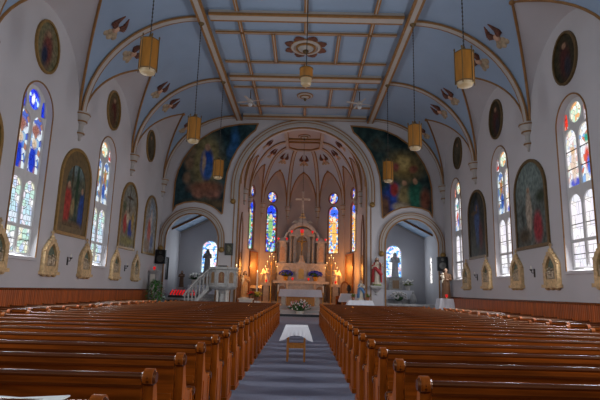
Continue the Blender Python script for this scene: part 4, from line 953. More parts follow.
m = MB(); m.box(-1.0, 1.0, -.18, .18, .9, .98); obj('top', m, STONEW, t, smooth=False)
for sx in (-1, 1): m = MB(); m.box(sx*.85-.06, sx*.85+.06, -.15, .15, 0, .9); obj('leg', m, STONEW, t, smooth=False)
# speakers
for sx, nm in ((-1, 'above the green plant, left front corner'), (1, 'above the brown robed statue, right front corner')):
    t = thing('loudspeaker', 'black loudspeaker on the front wall %s' % nm, 'speaker', (sx*8.27, YF-.42, 3.35), -sx*.15)
    m = MB(); m.box(-.28, .28, -.22, .22, -.40, .40); obj('cabinet', m, BLACK, t, smooth=False)
    m = MB(); m.lathe([(.2, 0), (.2, .02), (.16, .02), (.05, -.0)], n=20); m.xf(Matrix.Translation((0, -.225, -.12)) @ Matrix.Rotation(R_(90), 4, 'X')); obj('woofer', m, IRON, t)
    m = MB(); m.lathe([(.09, 0), (.09, .02), (.03, .0)], n=16); m.xf(Matrix.Translation((0, -.225, .24)) @ Matrix.Rotation(R_(90), 4, 'X')); obj('tweeter', m, IRON, t)
    m = MB(); m.tube([(0, .2, 0), (0, .45, 0)], .04); obj('bracket', m, IRON, t)
# left corner pedestal with red lamp, and the big plant
t = thing('wall_pedestal', 'pale panelled pedestal behind the green plant, left front corner', 'pedestal', (-8.3, 27.75, 0))
m = MB(); m.box(-.2, .2, -.35, .35, 0, 2.4); m.box(-.25, .25, -.4, .4, 2.4, 2.5); obj('block', m, STONE, t, smooth=False)
m = MB(); m.box(-.13, .13, -.365, -.35, 1.2, 2.3); obj('panel', m, STONEW, t, smooth=False)
def redlamp(loc, label, s=1., group='red lamps of the high altar'):
    s *= .8
    t = thing('red_lamp', label, 'votive lamp', loc, group=group)
    m = MB(); m.lathe([(.05*s, 0), (.055*s, .02*s), (.03*s, .05*s), (.05*s, .07*s)], n=12); obj('foot', m, GOLD, t)
    m = MB(); m.lathe([(.05*s, .07*s), (.085*s, .14*s), (.095*s, .27*s), (.085*s, .28*s), (.02*s, .28*s)], n=12); obj('glass', m, REDGLASS, t)
redlamp((-8.3, 27.6, 2.5), 'red lamp on the pedestal behind the green plant', 1.0, 'red lamps')
redlamp((8.08, 27.22, 1.375), 'red lamp at the foot of the brown robed corner statue', 1., 'red lamps')
t = thing('indoor_plant', 'bushy green indoor plant in the left front corner by the wainscot', 'plant', (-7.85, 26.6, 0)); rnd = random.Random(11)
m = MB(); m.lathe([(.2, 0), (.27, .4), (.3, .45), (.26, .43)], n=18); obj('pot', m, TERRA, t)
m = MB()
for k in range(7): a = rnd.uniform(0, 6.28); m.tube([(0, 0, .4), (.08*cos(a), .08*sin(a), .9), (.25*cos(a), .25*sin(a), 1.45)], [.02, .015, .008], 6)
obj('stem', m, BROWNWOOD, t)
m = MB()
for k in range(420):
    a = rnd.uniform(0, 6.28); hh = rnd.uniform(.55, 2.0); rr = .52*sqrt(rnd.uniform(.05, 1))*max(.25, 1-abs(hh-1.25)/1.0)
    b = V((rr*cos(a), rr*sin(a), hh)); d = V((cos(a), sin(a), rnd.uniform(-.9, .5))).normalized(); L = rnd.uniform(.14, .26); sd = V((-sin(a), cos(a), rnd.uniform(-.3, .3))).normalized()*L*.22
    m.add([b, b+d*L*.5+sd, b+d*L-V((0, 0, .05)), b+d*L*.5-sd, b+d*L*.5+V((0, 0, .012))], [(0, 1, 4), (1, 2, 4), (2, 3, 4), (3, 0, 4)])
obj('foliage', m, mat('house_plant_leaf', (.06, .20, .035), .4, .5, 7), t, recalc=False)
# framed pictures
picture('framed_picture', [(-4.52, 3.62), (-4.16, 3.62), (-4.16, 4.22), (-4.52, 4.22)], TF, painting_mat('small_icon', [(.02, .03, .02), (.1, .1, .07), (.2, .2, .15)], [(.5, .5, .2, .3, (.2, .2, .15), .4)]), 'small dark framed picture on the front wall above the pulpit', .06, IRON, cat='picture')
TLs = lambda u, v, n: (-W+n, u, v)
picture('framed_picture', [(30.55, 2.15), (31.15, 2.15), (31.15, 3.4), (30.55, 3.4)], TLs, painting_mat('dark_icon', [(.01, .012, .015), (.03, .03, .035), (.06, .05, .05)], [(.5, .5, .2, .3, (.06, .05, .05), .4)]), 'tall black framed picture on the chapel wall above the votive candles', .08, BLACK, cat='picture')
# low altar rail across the chapel arches
for sx, nm in ((-1, 'pulpit-side'), (1, 'statue-side')):
    t = thing('altar_rail', 'low grey rail across the %s chapel arch' % nm, 'rail', (sx*6.6, 29.25, 0))
    m = MB(); m.box(-1.6, 1.6, -.1, .1, .88, .98); obj('top_rail', m, GREYMARBLE, t, smooth=False)
    for k in range(8): m = MB(); m.lathe([(.07, 0), (.05, .1), (.08, .4), (.04, .7), (.06, .88)], (-1.4+.4*k, 0, 0), 10); obj('baluster', m, GREYMARBLE, t)

# ------------------------------------------------------------------ pulpit
t = thing('pulpit', 'grey white panelled pulpit with stair left of the chancel arch', 'pulpit', (-4.32, 27.4, 0))
R0 = .82
def octa(r, z, a0=pi/8): return [(r*cos(a0+2*pi*k/8), r*sin(a0+2*pi*k/8), z) for k in range(8)]
def octl(prof):
    m = MB(); m.lathe(prof, n=8); a = pi/8; m.v = [(x*cos(a)-y*sin(a), x*sin(a)+y*cos(a), z) for x, y, z in m.v]; return m
obj('drum', octl([(R0*.3, 1.5), (R0*.8, 1.56), (R0*.98, 1.68), (R0, 1.72), (R0*.93, 1.78), (R0*.93, 2.6), (R0*.98, 2.63)]), GREYMARBLE, t, angle=20)
obj('rim', octl([(R0*.95, 2.6), (R0*1.06, 2.66), (R0*1.06, 2.76), (R0*.85, 2.78), (R0*.8, 2.6)]), GREYMARBLE, t, angle=20)
for k in range(8):
    a = 2*pi*k/8; rr = R0*.93*cos(pi/8); hw = R0*.93*sin(pi/8)
    TT = lambda u, v, n, a=a: ((rr+n)*cos(a)-u*sin(a), (rr+n)*sin(a)+u*cos(a), v)
    if sin(a) > .5: continue
    m = MB(); m.prism(arch(-hw*.55, hw*.55, 1.9, 2.35, 2.5, 10), TT, -.005, .012); obj('panel', m, BROWNWOOD if k % 2 == 0 else TANWOOD, t, smooth=False)
    m = MB(); m.band(arch(-hw*.62, hw*.62, 1.86, 2.36, 2.54, 10), TT, -.04, .02, 0, .035, closed=True); obj('panel_frame', m, GREYMARBLE, t)
    m = MB(); x, y = R0*.96*cos(a+pi/8), R0*.96*sin(a+pi/8); m.lathe([(.05, 1.72), (.035, 1.8), (.035, 2.5), (.055, 2.6)], (x, y, 0), 8); obj('colonnette', m, GREYMARBLE, t)
    m = MB(); m.tube([(-.0+.0, 0, 2.05), (0, 0, 2.4)], .01); m = MB(); m.prism([(-.015, 2.02), (.015, 2.02), (.015, 2.42), (-.015, 2.42)], TT, .01, .03); m.prism([(-.07, 2.25), (.07, 2.25), (.07, 2.28), (-.07, 2.28)], TT, .01, .03); obj('cross', m, GILT, t, smooth=False)
m = octl([(.36, 0), (.36, .12), (.26, .2), (.22, .9), (.2, 1.3), (.34, 1.45), (.4, 1.55)]); obj('pillar', m, GREYMARBLE, t)
for k in range(4): m = MB(); a = pi/4+k*pi/2; m.lathe([(.08, .12), (.06, .2), (.055, 1.35), (.09, 1.48), (.1, 1.55)], (.36*cos(a), .36*sin(a), 0), 10); obj('column', m, STONEW, t)
# stair descending toward the left wall
for s in range(8):
    m = MB(); x = -.72-.17*s; z = 1.62-.2*s; m.box(x-.2, x, -.35, .38, max(0, z-.1) if s < 7 else 0, z); obj('stair_tread', m, GREYMARBLE, t, smooth=False)
for y in (-.42, .42):
    m = MB(); m.add([(-.7, y-.05, 1.5), (-.7, y+.05, 1.5), (-2.1, y+.05, 0), (-2.1, y-.05, 0), (-.7, y-.05, 1.75), (-.7, y+.05, 1.75), (-2.15, y+.05, .18), (-2.15, y-.05, .18)], [(0,3,2,1),(4,5,6,7),(0,1,5,4),(1,2,6,5),(2,3,7,6),(3,0,4,7)]); obj('stair_string', m, GREYMARBLE, t, smooth=False)
    m = MB(); m.tube([(-.7, y, 2.68), (-1.45, y, 1.95), (-2.1, y, 1.15)], .055, 8); obj('handrail', m, GREYMARBLE, t)
    for k in range(7):
        q = (k+.5)/7; x = -.72-1.38*q; z0 = 1.72-1.55*q; z1 = 2.64-1.5*q; m = MB(); m.lathe([(.05, 0), (.03, .1), (.045, (z1-z0)*.5), (.03, (z1-z0)*.85), (.05, z1-z0)], (x, y, z0), 8); obj('baluster', m, GREYMARBLE, t)
m = MB(); m.box(-.25, .25, -.5, -.15, 2.78, 2.86); o = obj('book', m, IRON, t, smooth=False); o.name = 'book_rest'
t = thing('pulpit_candle', 'small lit candle on the right rim of the pulpit', 'candle', (-3.6, 27.25, 2.77))
m = MB(); m.lathe([(.03, 0), (.03, .1), (.005, .11)], n=8); obj('wax', m, WAX, t); m = MB(); m.ell((0, 0, .15), .022, .022, .045); obj('flame', m, FLAME, t)

# ------------------------------------------------------------------ high altar
AY = 36.3
t = thing('high_altar', 'ornate carved pale marble high altar against the apse wall', 'altar', (0, AY, .6)); z0 = -.6
def part(nm, mb, m, **k): return obj(nm, mb, m, t, **k)
b = MB(); b.box(-2.1, 2.1, -.55, .8, 0, .2); part('plinth', b, MARBLE, smooth=False)
b = MB(); b.box(-1.85, 1.85, -.35, .8, .2, 1.5); part('altar_base', b, MARBLE, smooth=False)
b = MB(); b.box(-2.05, 2.05, -.55, .8, 1.5, 1.70); part('mensa', b, MARBLE, smooth=False)
for x in (-1.75, -1.0, 1.0, 1.75):
    b = MB(); b.lathe([(.11, .2), (.12, .28), (.08, .34), (.075, 1.3), (.13, 1.42), (.14, 1.5)], (x, -.44, 0), 12); part('column', b, DARKMARBLE if abs(x) > 1.2 else MARBLE)
for x in (-1.38, 1.38):
    b = MB(); b.prism(arch(x-.26, x+.26, .4, 1.05, 1.32, 10), lambda u, v, n: (u, -.36-n, v), 0, .03); part('front_panel', b, TANWOOD, smooth=False)
b = MB(); b.box(-1.8, 1.8, -.1, .8, 1.70, 2.05); b.box(-1.8, 1.8, .05, .8, 2.05, 2.85); b.box(-1.88, 1.88, 0, .8, 2.85, 3.0); part('gradine', b, MARBLE, smooth=False)
for sx in (-1, 1):
    b = MB(); b.tube([(sx*1.15+.28*cos(a), .04, 2.45+.28*sin(a)) for a in [2*pi*k/20 for k in range(20)]], .035, 6, closed=True); part('carved_ring', b, MARBLE)
# side wings with columns and cornice
for sx in (-1, 1):
    b = MB(); b.box(sx*1.45-.36, sx*1.45+.36, .2, .8, 3.0, 4.55); part('wing', b, MARBLE, smooth=False)
    b = MB(); b.prism(arch(sx*1.45-.2, sx*1.45+.2, 3.15, 4.0, 4.25, 10), lambda u, v, n: (u, .2-n, v), 0, .025); part('wing_panel', b, mat('rose_marble', (.50, .34, .24), .45, .2, 6), smooth=False)
    b = MB(); b.box(sx*1.45-.44, sx*1.45+.44, .1, .8, 4.55, 4.68); b.prism([(sx*1.45-.42, 4.68), (sx*1.45+.42, 4.68), (sx*1.45+.2, 4.85), (sx*1.45, 5.15 if False else 4.95), (sx*1.45-.2, 4.85)], lambda u, v, n: (u, .3+n, v), 0, .4); part('wing_cornice', b, MARBLE, smooth=False)
    for dx in (-.36, .36):
        b = MB(); b.lathe([(.085, 3.0), (.09, 3.08), (.06, 3.14), (.055, 4.3), (.09, 4.45), (.1, 4.55)], (sx*1.45+dx, .12, 0), 10); part('column', b, DARKMARBLE)
    b = MB(); b.tube([(sx*1.1, .3, 4.7), (sx*1.25, .3, 4.95), (sx*1.15, .3, 5.25), (sx*.98, .3, 5.4)], [.1, .09, .08, .05], 8); part('volute', b, MARBLE)
    for x in (.70,):
        b = MB(); b.lathe([(.10, 3.0), (.11, 3.1), (.075, 3.16), (.065, 4.75), (.11, 4.92), (.13, 5.02)], (sx*x, .07, 0), 10); part('column', b, DARKMARBLE)
    b = MB(); b.box(sx*.7-.26, sx*.7+.26, -.05, .8, 5.02, 5.2); part('entablature', b, MARBLE, smooth=False)
# central niche and segmental pediment
nic = arch(-.45, .45, 3.1, 4.55, 5.05, 16)
b = MB(); b.prism([(-.95, 3.0), (.95, 3.0), (.95, 5.1), (.7, 5.45), (.4, 5.62), (-.4, 5.62), (-.7, 5.45), (-.95, 5.1)], lambda u, v, n: (u, .2+n, v), 0, .6, holes=[nic]); part('niche_surround', b, MARBLE, smooth=False)
b = MB(); b.box(-.5, .5, .7, .8, 3.0, 5.2); part('niche_back', b, mat('niche_grey', (.48, .44, .39), .6, .12, 4), smooth=False)
ped = [(1.12*cos(a), 5.05+1.05*sin(a)) for a in [R_(q) for q in range(20, 161, 7)]]
b = MB(); b.band(ped, lambda u, v, n: (u, .25-n, v), 0, .26, -.4, .2); part('pediment_arch', b, MARBLE)
b = MB(); b.band([(x*.8, 5.05+(z-5.05)*.8) for x, z in ped], lambda u, v, n: (u, .25-n, v), 0, .08, -.4, .12); part('pediment_inner_moulding', b, CARVED)
b = MB(); b.box(-.3, .3, .1, .5, 6.05, 6.3); b.box(-.22, .22, .15, .45, 6.3, 6.42)
for s in (-1, 1): b.tube([(s*.28, .3, 6.1), (s*.55, .3, 6.2), (s*.75, .3, 6.08)], [.1, .09, .05], 8)
part('crown_block', b, MARBLE)
b = MB(); b.lathe([(.2, 6.42), (.24, 6.5), (.12, 6.65), (.14, 6.75), (.07, 6.85)], (0, .3, 0), 14); part('finial_base', b, CARVED)
b = MB(); b.box(-.07, .07, .24, .36, 6.8, 8.45); b.box(-.45, .45, .24, .36, 7.85, 7.99)
for x, z in ((-.47, 7.92), (.47, 7.92), (0, 8.48)): b.ell((x, .3, z), .1, .06, .1, 8, 6)
part('finial_cross', b, STONEW)
# tabernacle
b = MB(); b.box(-.42, .42, -.18, .4, 1.7, 2.75); b.prism([(-.5, 2.75), (.5, 2.75), (.38, 3.0), (0, 3.18), (-.38, 3.0)], lambda u, v, n: (u, -.2+n, v), 0, .6); tb = part('tabernacle', b, MARBLE, smooth=False)
b = MB(); b.prism(arch(-.2, .2, 1.85, 2.4, 2.6, 12), lambda u, v, n: (u, -.18-n, v), 0, .03); obj('tabernacle_door', b, mat('gilded_door', (.62, .40, .12), .35, .1, 5, metal=.3), tb, smooth=False)
b = MB(); b.lathe([(.3, 3.0), (.25, 3.1), (.14, 3.3), (.12, 3.5), (.18, 3.56), (.02, 3.6)], (0, .1, 0), 16); part('crucifix_pedestal', b, MARBLE)
# crucifix in niche (thing on its pedestal)
t2 = thing('crucifix', 'gilded crucifix in the central niche of the high altar', 'crucifix', (0, AY+.1, .6+3.6)); t2.scale = (1.35, 1.2, 1.12)
b = MB(); b.box(-.03, .03, -.02, .02, 0, 1.3); b.box(-.28, .28, -.02, .02, .92, .98); obj('cross', b, GILT, t2, smooth=False)
b = MB(); b.tube([(0, -.05, .3), (.02, -.07, .5), (0, -.05, .66), (0, -.05, .86)], [.025, .04, .045, .055], 8); b.ell((.01, -.07, .97), .045, .05, .06)
for s in (-1, 1): b.tube([(s*.04, -.05, .86), (s*.14, -.05, .9), (s*.25, -.035, .95)], [.028, .022, .016], 8)
obj('corpus', b, GOLD, t2)
for x, z, nm in ((-.78, 5.21, 'over the left centre columns'), (.78, 5.21, 'over the right centre columns')): redlamp((x, AY+.02, .6+z), 'red lamp on the high altar entablature, %s' % nm, 1.1)
for x in (-1.78, -1.14, 1.14, 1.78): redlamp((x, AY+.2, .6+4.68), 'red lamp on a side wing of the high altar, %s end of the %s wing' % ('outer' if abs(x) > 1.5 else 'inner', 'left' if x < 0 else 'right'), 1.0)
for x in (-.62, .55): redlamp((x, AY-.35, .6+1.7), 'red lamp on the altar table, %s of the tabernacle door' % ('left' if x < 0 else 'right'), 1.0)
# hanging sanctuary lamp
t = thing('sanctuary_lamp', 'red sanctuary lamp hanging on a long chain before the high altar', 'hanging lamp', (0, 34.0, 5.55))
b = MB(); b.lathe([(.02, -.12), (.09, -.05), (.12, .02), (.1, .05)], n=14); obj('bowl', b, GOLD, t)
b = MB(); b.lathe([(.09, .04), (.12, .12), (.13, .3), (.11, .31), (.02, .31)], n=14); obj('glass', b, REDGLASS, t)
b = MB()
for a in (0, 2.09, 4.19): b.tube([(.12*cos(a), .12*sin(a), .04), (0, 0, .9)], .008, 5)
b.tube([(0, 0, .9), (0, 0, 12.2-5.55)], .012, 5); obj('chain', b, IRON, t)
# blue flowers on the altar
for x, nm in ((-1.12, 'left'), (1.05, 'right')):
    t = thing('flower_vase', 'vase of deep blue flowers on the high altar, %s of the tabernacle' % nm, 'flowers', (x, AY-.32, .6+1.7)); rnd = random.Random(int(50+x*9))
    b = MB(); b.lathe([(.14, 0), (.16, .04), (.1, .1), (.2, .3), (.16, .32)], n=14); obj('vase', b, GOLD, t)
    b = MB(); b.ell((0, 0, .48), .38, .25, .16); obj('foliage', b, LEAF, t)
    b = MB()
    for k in range(70):
        a = rnd.uniform(0, 6.28); e = rnd.uniform(-.5, 1.5); b.ell((.5*cos(a)*cos(e), .3*sin(a)*cos(e), .5+.24*sin(e)), .065, .065, .05, 7, 5)
    o = obj('blossom_mass', b, BLUEFLOWER, t); o['kind'] = 'stuff'
# angels and their pedestals, candelabra
for sx, nm in ((-1, 'left'), (1, 'right')):
    t = thing('angel_pedestal', 'marble pedestal with dark colonnettes %s of the high altar' % nm, 'pedestal', (sx*2.5, 35.6, .6))
    b = MB(); b.box(-.36, .36, -.3, .3, 0, .2); b.box(-.2, .2, -.16, .16, .2, 1.3); b.box(-.38, .38, -.32, .32, 1.3, 1.5); obj('block', b, MARBLE, t, smooth=False)
    for dx in (-.26, .26): b = MB(); b.lathe([(.07, .2), (.05, .28), (.05, 1.18), (.08, 1.3)], (dx, -.22, 0), 10); obj('column', b, DARKMARBLE, t)
    a = statue('kneeling stone angel with raised wings on the %s altar pedestal' % nm, (sx*2.5, 35.6, 2.17), .95, rz=sx*-.5, robe=STONEW, skin=STONEW, hair=STONEW, arms='pray', base=STONEW)
    for s in (-1, 1):
        b = MB()
        for k in range(5): b.tube([(s*.05, .12, .7), (s*(.2+.04*k), .2, .95-.1*k), (s*(.22+.03*k), .24, .62-.13*k)], [.04, .06, .015], 6)
        obj('wing', b, STONEW, a)
    redlamp((sx*2.5, 35.3, 2.1), 'red lamp before the stone angel on the %s pedestal' % nm)
    t = thing('candelabra', 'branched gold candelabra with lit candles beside the high altar, %s side' % nm, 'candelabra', (sx*2.15, 35.05, .6))
    b = MB(); b.lathe([(.2, 0), (.18, .05), (.05, .12), (.03, .3), (.05, .6), (.03, .8), (.028, 2.9), (.05, 2.95)], n=12); obj('stem', b, GOLD, t)
    br = MB(); cn = MB(); fl = MB(); pts = []
    for lv, (r, z) in enumerate(((.42, 2.45), (.3, 2.8), (.15, 3.15))):
        for s in (-1, 1):
            for yy in (-.1,) if lv != 1 else (.1,):
                p = V((s*r, yy, z)); br.tube([(0, 0, z-.35), (s*r*.6, yy*.6, z-.32), (s*r*.95, yy, z-.15), p], .013, 6); br.lathe([(.035, -.01), (.045, .02), (.02, .03)], p, 8); pts.append(p)
    pts.append(V((0, 0, 3.35))); br.tube([(0, 0, 2.9), (0, 0, 3.35)], .015, 6)
    obj('branch', br, GOLD, t)
    for p in pts:
        c = MB(); c.lathe([(.018, 0), (.018, .16), (.004, .165)], p+V((0, 0, .02)), 8); co = obj('candle', c, WAX, t)
        c = MB(); c.ell(p+V((0, 0, .215)), .017, .017, .038, 8, 6); obj('flame', c, FLAME, co)
# free-standing altar with lace cloth
t = thing('altar_table', 'free-standing wooden front altar before the high altar', 'altar', (0, 33.0, .6))
b = MB(); b.box(-.92, .92, -.3, .35, 0, .98); obj('base', b, OAK, t, smooth=False)
b = MB(); b.box(-1.32, 1.32, -.42, .45, .98, 1.06); obj('top', b, OAK, t, smooth=False)
for sx in (-1, 1): b = MB(); b.box(sx*1.12-.14, sx*1.12+.14, -.36, .38, 0, .98); obj('pillar', b, MARBLE, t, smooth=False)
drape('altar_cloth', 'white lace edged cloth over the free-standing altar', 0, 33.0, 1.37, .47, 1.675, .48, LACE, n=30, flare=.03)
for i, x in enumerate((-1.5, 1.5)):
    t = thing('altar_candlestick', 'tall candlestick standing %s of the free-standing altar' % ('left' if x < 0 else 'right'), 'candlestick', (x, 32.75, .6))
    b = MB(); b.lathe([(.14, 0), (.12, .04), (.03, .1), (.028, .8), (.06, .86), (.05, .9)], n=12); obj('stick', b, GOLD, t); b = MB(); b.lathe([(.04, .9), (.04, 1.35), (.005, 1.36)], n=10); obj('candle', b, WAX, t)
t = thing('flower_arrangement', 'pink and white flower arrangement on the step before the front altar', 'flowers', (0, 30.75, .2)); rnd = random.Random(21)
b = MB(); b.lathe([(.22, 0), (.28, .15), (.24, .16)], n=16); obj('bowl', b, STONEW, t)
for nm, mm, n in (('foliage', LEAF, 60), ('white_blossom_mass', WHITEFLOWER, 55), ('pink_blossom_mass', PINKFLOWER, 35)):
    b = MB()
    for k in range(n):
        a = rnd.uniform(0, 6.28); e = rnd.uniform(-.1, 1.5); r = rnd.uniform(.55, 1.); q = (.8*r*cos(a)*cos(e), .28*r*sin(a)*cos(e), .3+.55*r*sin(e))
        if nm == 'foliage': b.tube([(0, 0, .12), q], [.01, .03], 5)
        else: b.ell(q, .05, .05, .045, 7, 5)
    o = obj(nm, b, mm, t); o['kind'] = 'stuff'

# ------------------------------------------------------------------ lanterns
def lantern(x, y, zb, zt, top, label):
    t = thing('hanging_lantern', label, 'pendant lamp', (x, y, zb), group='amber lanterns along the nave')
    h = zt-zb; r = .25
    b = MB(); b.lathe([(r*.9, .08), (r, .12), (r, h-.06), (r*.9, h-.04)], n=6); obj('shade', b, AMBER, t, smooth=False)
    b = MB()
    for k in range(6):
        a = 2*pi*k/6; b.tube([(r*1.01*cos(a), r*1.01*sin(a), .02), (r*1.01*cos(a), r*1.01*sin(a), h-.02)], .014, 6); b.ell((r*cos(a), r*sin(a), h+.02), .025, .025, .05, 6, 5)
    for z in (.1, h-.05): b.tube([(r*1.01*cos(2*pi*k/6), r*1.01*sin(2*pi*k/6), z) for k in range(6)], .014, 6, closed=True)
    obj('frame', b, DGILT, t)
    b = MB(); b.lathe([(r*.3, -.04), (r*.75, .0), (r*.88, .08), (r*.6, .09)], n=12); obj('diffuser', b, OPAL, t)
    b = MB(); b.lathe([(r*.85, h-.05), (.06, h+.06), (.03, h+.14), (.01, h+.15)], n=6); obj('cap', b, DGILT, t)
    b = MB(); zz = h+.12; n = int((top-zb-zz)/.12)
    b.tube([(0, 0, zz), (0, 0, top-zb)], .012, 5)
    for k in range(n): b.ell((0, 0, zz+.06+.12*k), .024, .024, .045, 6, 4)
    obj('chain', b, IRON, t)
    b = MB(); b.lathe([(.02, top-zb-.12), (.1, top-zb-.06), (.14, top-zb+.05), (.02, top-zb+.05)], n=12); obj('ceiling_boss', b, DGILT, t)
for x, y, a, b_, nm in ((-4.2, 12.1, 7.22, 8.22, 'nearest on the pulpit side'), (-4.2, 17.7, 7.05, 8.06, 'middle one on the pulpit side'), (-4.2, 23.25, 6.93, 7.9, 'farthest on the pulpit side, before the spandrel painting'),
                   (4.2, 11.8, 6.93, 7.9, 'nearest on the statue side'), (4.2, 17.45, 6.9, 7.88, 'middle one on the statue side'), (4.2, 23.2, 6.96, 8.02, 'farthest on the statue side, before the spandrel painting')):
    lantern(x, y, a, b_, HT-.24, 'amber six-sided hanging lantern, %s' % nm)
t = thing('drum_lamp', 'amber drum lamp with white bowl hanging in the middle of the nave', 'pendant lamp', (.06, 14.3, 7.95))
b = MB(); b.lathe([(.19, .22), (.21, .25), (.21, .56), (.19, .58), (.03, .62)], n=20); obj('drum', b, AMBER, t)
for z in (.25, .56): b = MB(); b.lathe([(.2, z-.02), (.222, z-.01), (.222, z+.01), (.2, z+.02)], n=20); obj('band', b, DGILT, t)
b = MB(); b.lathe([(.03, -.03), (.13, 0), (.17, .06), (.16, .12), (.18, .2), (.18, .23)], n=18); obj('bowl', b, OPAL, t)
b = MB(); b.tube([(0, 0, .6), (0, 0, HT-.3-7.95)], .014, 5); obj('chain', b, IRON, t)
# ceiling fans
for sx, nm in ((-1, 'pulpit side'), (1, 'statue side')):
    t = thing('ceiling_fan', 'white ceiling fan with globe light in the far ceiling bay, %s' % nm, 'ceiling fan', (sx*2.95, 24.7, 11.6), .3*sx)
    b = MB(); b.tube([(0, 0, .12), (0, 0, HT-11.6)], .025, 8); obj('rod', b, IRON, t)
    b = MB(); b.lathe([(.03, -.1), (.14, -.08), (.16, .05), (.08, .14)], n=16); obj('motor', b, CREAM, t)
    for k in range(4):
        b = MB(); b.box(.14, .75, -.06, .06, -.008, .008); b.xf(Matrix.Rotation(2*pi*k/4, 4, 'Z') @ Matrix.Rotation(.2, 4, 'X')); obj('blade', b, CREAM, t, smooth=False)
    b = MB(); b.ell((0, 0, -.2), .12, .12, .11); obj('globe', b, mat('white_globe', (.6, .6, .6), .4), t)

# ------------------------------------------------------------------ pews
XE = 5.95; XI = .96
def end_profile(h=1.0):
    """outline of a pew end in (y, z): straight back edge, ball at the top, S curve down to an arm scroll"""
    k = h
    back = [(-.03, 0), (-.045, .5*k), (-.06, .90*k)]
    ball = [(-.055+.062*cos(a), .955*k+.062*sin(a)) for a in [R_(q) for q in range(215, -40, -28)]]
    s = [(.025, .88*k), (.05, .80*k), (.085, .72*k), (.14, .66*k), (.22, .635*k), (.30, .63*k), (.37, .635*k)]
    scroll = [(.40+.045*cos(a), .60*k+.045*sin(a)) for a in [R_(q) for q in (80, 45, 10, -30, -70, -110)]]
    low = [(.375, .50*k), (.36, .42*k), (.37, .25*k), (.39, .1*k), (.40, 0)]
    return back+ball+s+scroll+low
def pew_end(x0, x1, parent, h=1.0, m=PEWEND, name='end_panel'):
    T = lambda u, v, n: (n, u, v); pr = end_profile(h); b = MB(); b.prism(list(reversed(pr)), T, x0, x1); o = obj(name, b, m, parent, smooth=True, angle=35)
    xo = x0 if abs(x0) < abs(x1) else x1
    d = MB()    # turned roll at the top and on the arm, standing proud of the panel
    for (yy, zz, r, q) in ((-.055, .953*h, .062, 'scroll'), (.40, .60*h, .052, 'arm_scroll')):
        d = MB(); xm = (x0+x1)/2; hl = (x1-x0)/2+.018
        d.lathe([(r*.3, -hl), (r*.62, -hl), (r*.7, -hl*.86), (r*.9, -hl*.62), (r, 0), (r*.9, hl*.62), (r*.7, hl*.86), (r*.62, hl), (r*.3, hl)], n=16)
        d.xf(Matrix.Translation((xm, yy, zz)) @ Matrix.Rotation(R_(90), 4, 'Y')); obj(q, d, PEWDARK, o)
    f = MB()    # raised vertical mouldings
    for yy in (.02, .30):
        for xs in (x0-.008, x1): f.box(xs, xs+.008, yy, yy+.05, .05, .6*h)
    f.box(x0-.02, x1+.02, -.06, .43, 0, .07); obj('plinth', f, m, o, smooth=False)
    return o
def cyl(x0, x1, y, z, r, n=16):
    vs = [(x0, y+r*cos(2*pi*k/n), z+r*sin(2*pi*k/n)) for k in range(n)]+[(x1, y+r*cos(2*pi*k/n), z+r*sin(2*pi*k/n)) for k in range(n)]
    return vs, [(k, (k+1) % n, n+(k+1) % n, n+k) for k in range(n)]+[tuple(reversed(range(n))), tuple(n+k for k in range(n))]
def make_pew(L, label, group, h=1.0, endm=PEWEND, nm='pew', inner_only=False):
    """local x from 0 (aisle end) to L"""
    t = thing(nm, label, 'pew', group=group)
    pew_end(0, .068, t, h, endm); 
    if not inner_only: pew_end(L-.068, L, t, h, endm)
    b = MB(); b.add([(.08, -.05, .08), (L-.08, -.05, .08), (L-.08, -.085, .95*h), (.08, -.085, .95*h), (.08, .0, .08), (L-.08, .0, .08), (L-.08, -.04, .95*h), (.08, -.04, .95*h)], [(0,3,2,1),(4,5,6,7),(0,1,5,4),(1,2,6,5),(2,3,7,6),(3,0,4,7)]); obj('backrest', b, PEW, t, smooth=False)
    b = MB(); b.add(*cyl(.06, L-.06, -.062, .96*h, .027, 14)); b.box(.08, L-.08, -.098, -.08, .885*h, .905*h); obj('top_rail', b, PEWDARK, t)
    b = MB(); b.box(.08, L-.08, -.02, .38, .42, .46); b.add(*cyl(.08, L-.08, .38, .44, .022, 10)); obj('seat', b, PEW, t)
    b = MB(); b.box(.08, L-.08, -.14, -.05, .60, .62); b.box(.08, L-.08, -.15, -.135, .60, .68); obj('book_ledge', b, PEW, t, smooth=False)
    return t
NP = 24; FIRST = 2.83; STEP = (23.62-FIRST)/(NP-1)
p0 = make_pew(XE-XI, 'x', 'long pews on either side of the aisle')
s0 = make_pew(W-.03-6.85, 'x', 'short side pews along the nave walls', .97, ORANGEWOOD, 'side_pew')
for sx, nm in ((-1, 'pulpit side'), (1, 'statue side')):
    for i in range(NP):
        r = p0 if (sx == 1 and i == 0) else dup(p0)
        # local +x runs away from the aisle: mirror the left block by an object turned about z is not possible (faces the altar), so shift instead
        r.location = (XI, FIRST+STEP*i, 0) if sx > 0 else (-XE, FIRST+STEP*i, 0)
        r['label'] = 'long varnished brown pew, %s of the aisle, %s row from the altar' % (nm, ORD[NP-i])
    n2 = 20
    for i in range(n2):
        y = 23.62-STEP*i+.0
        if y < 6: continue
        r = s0 if (sx == 1 and i == 0) else dup(s0)
        r.location = (6.85, y, 0) if sx > 0 else (-(W-.03), y, 0)
        r['label'] = 'short side pew against the %s wall, %s from the altar' % (nm, ORD[i+1])

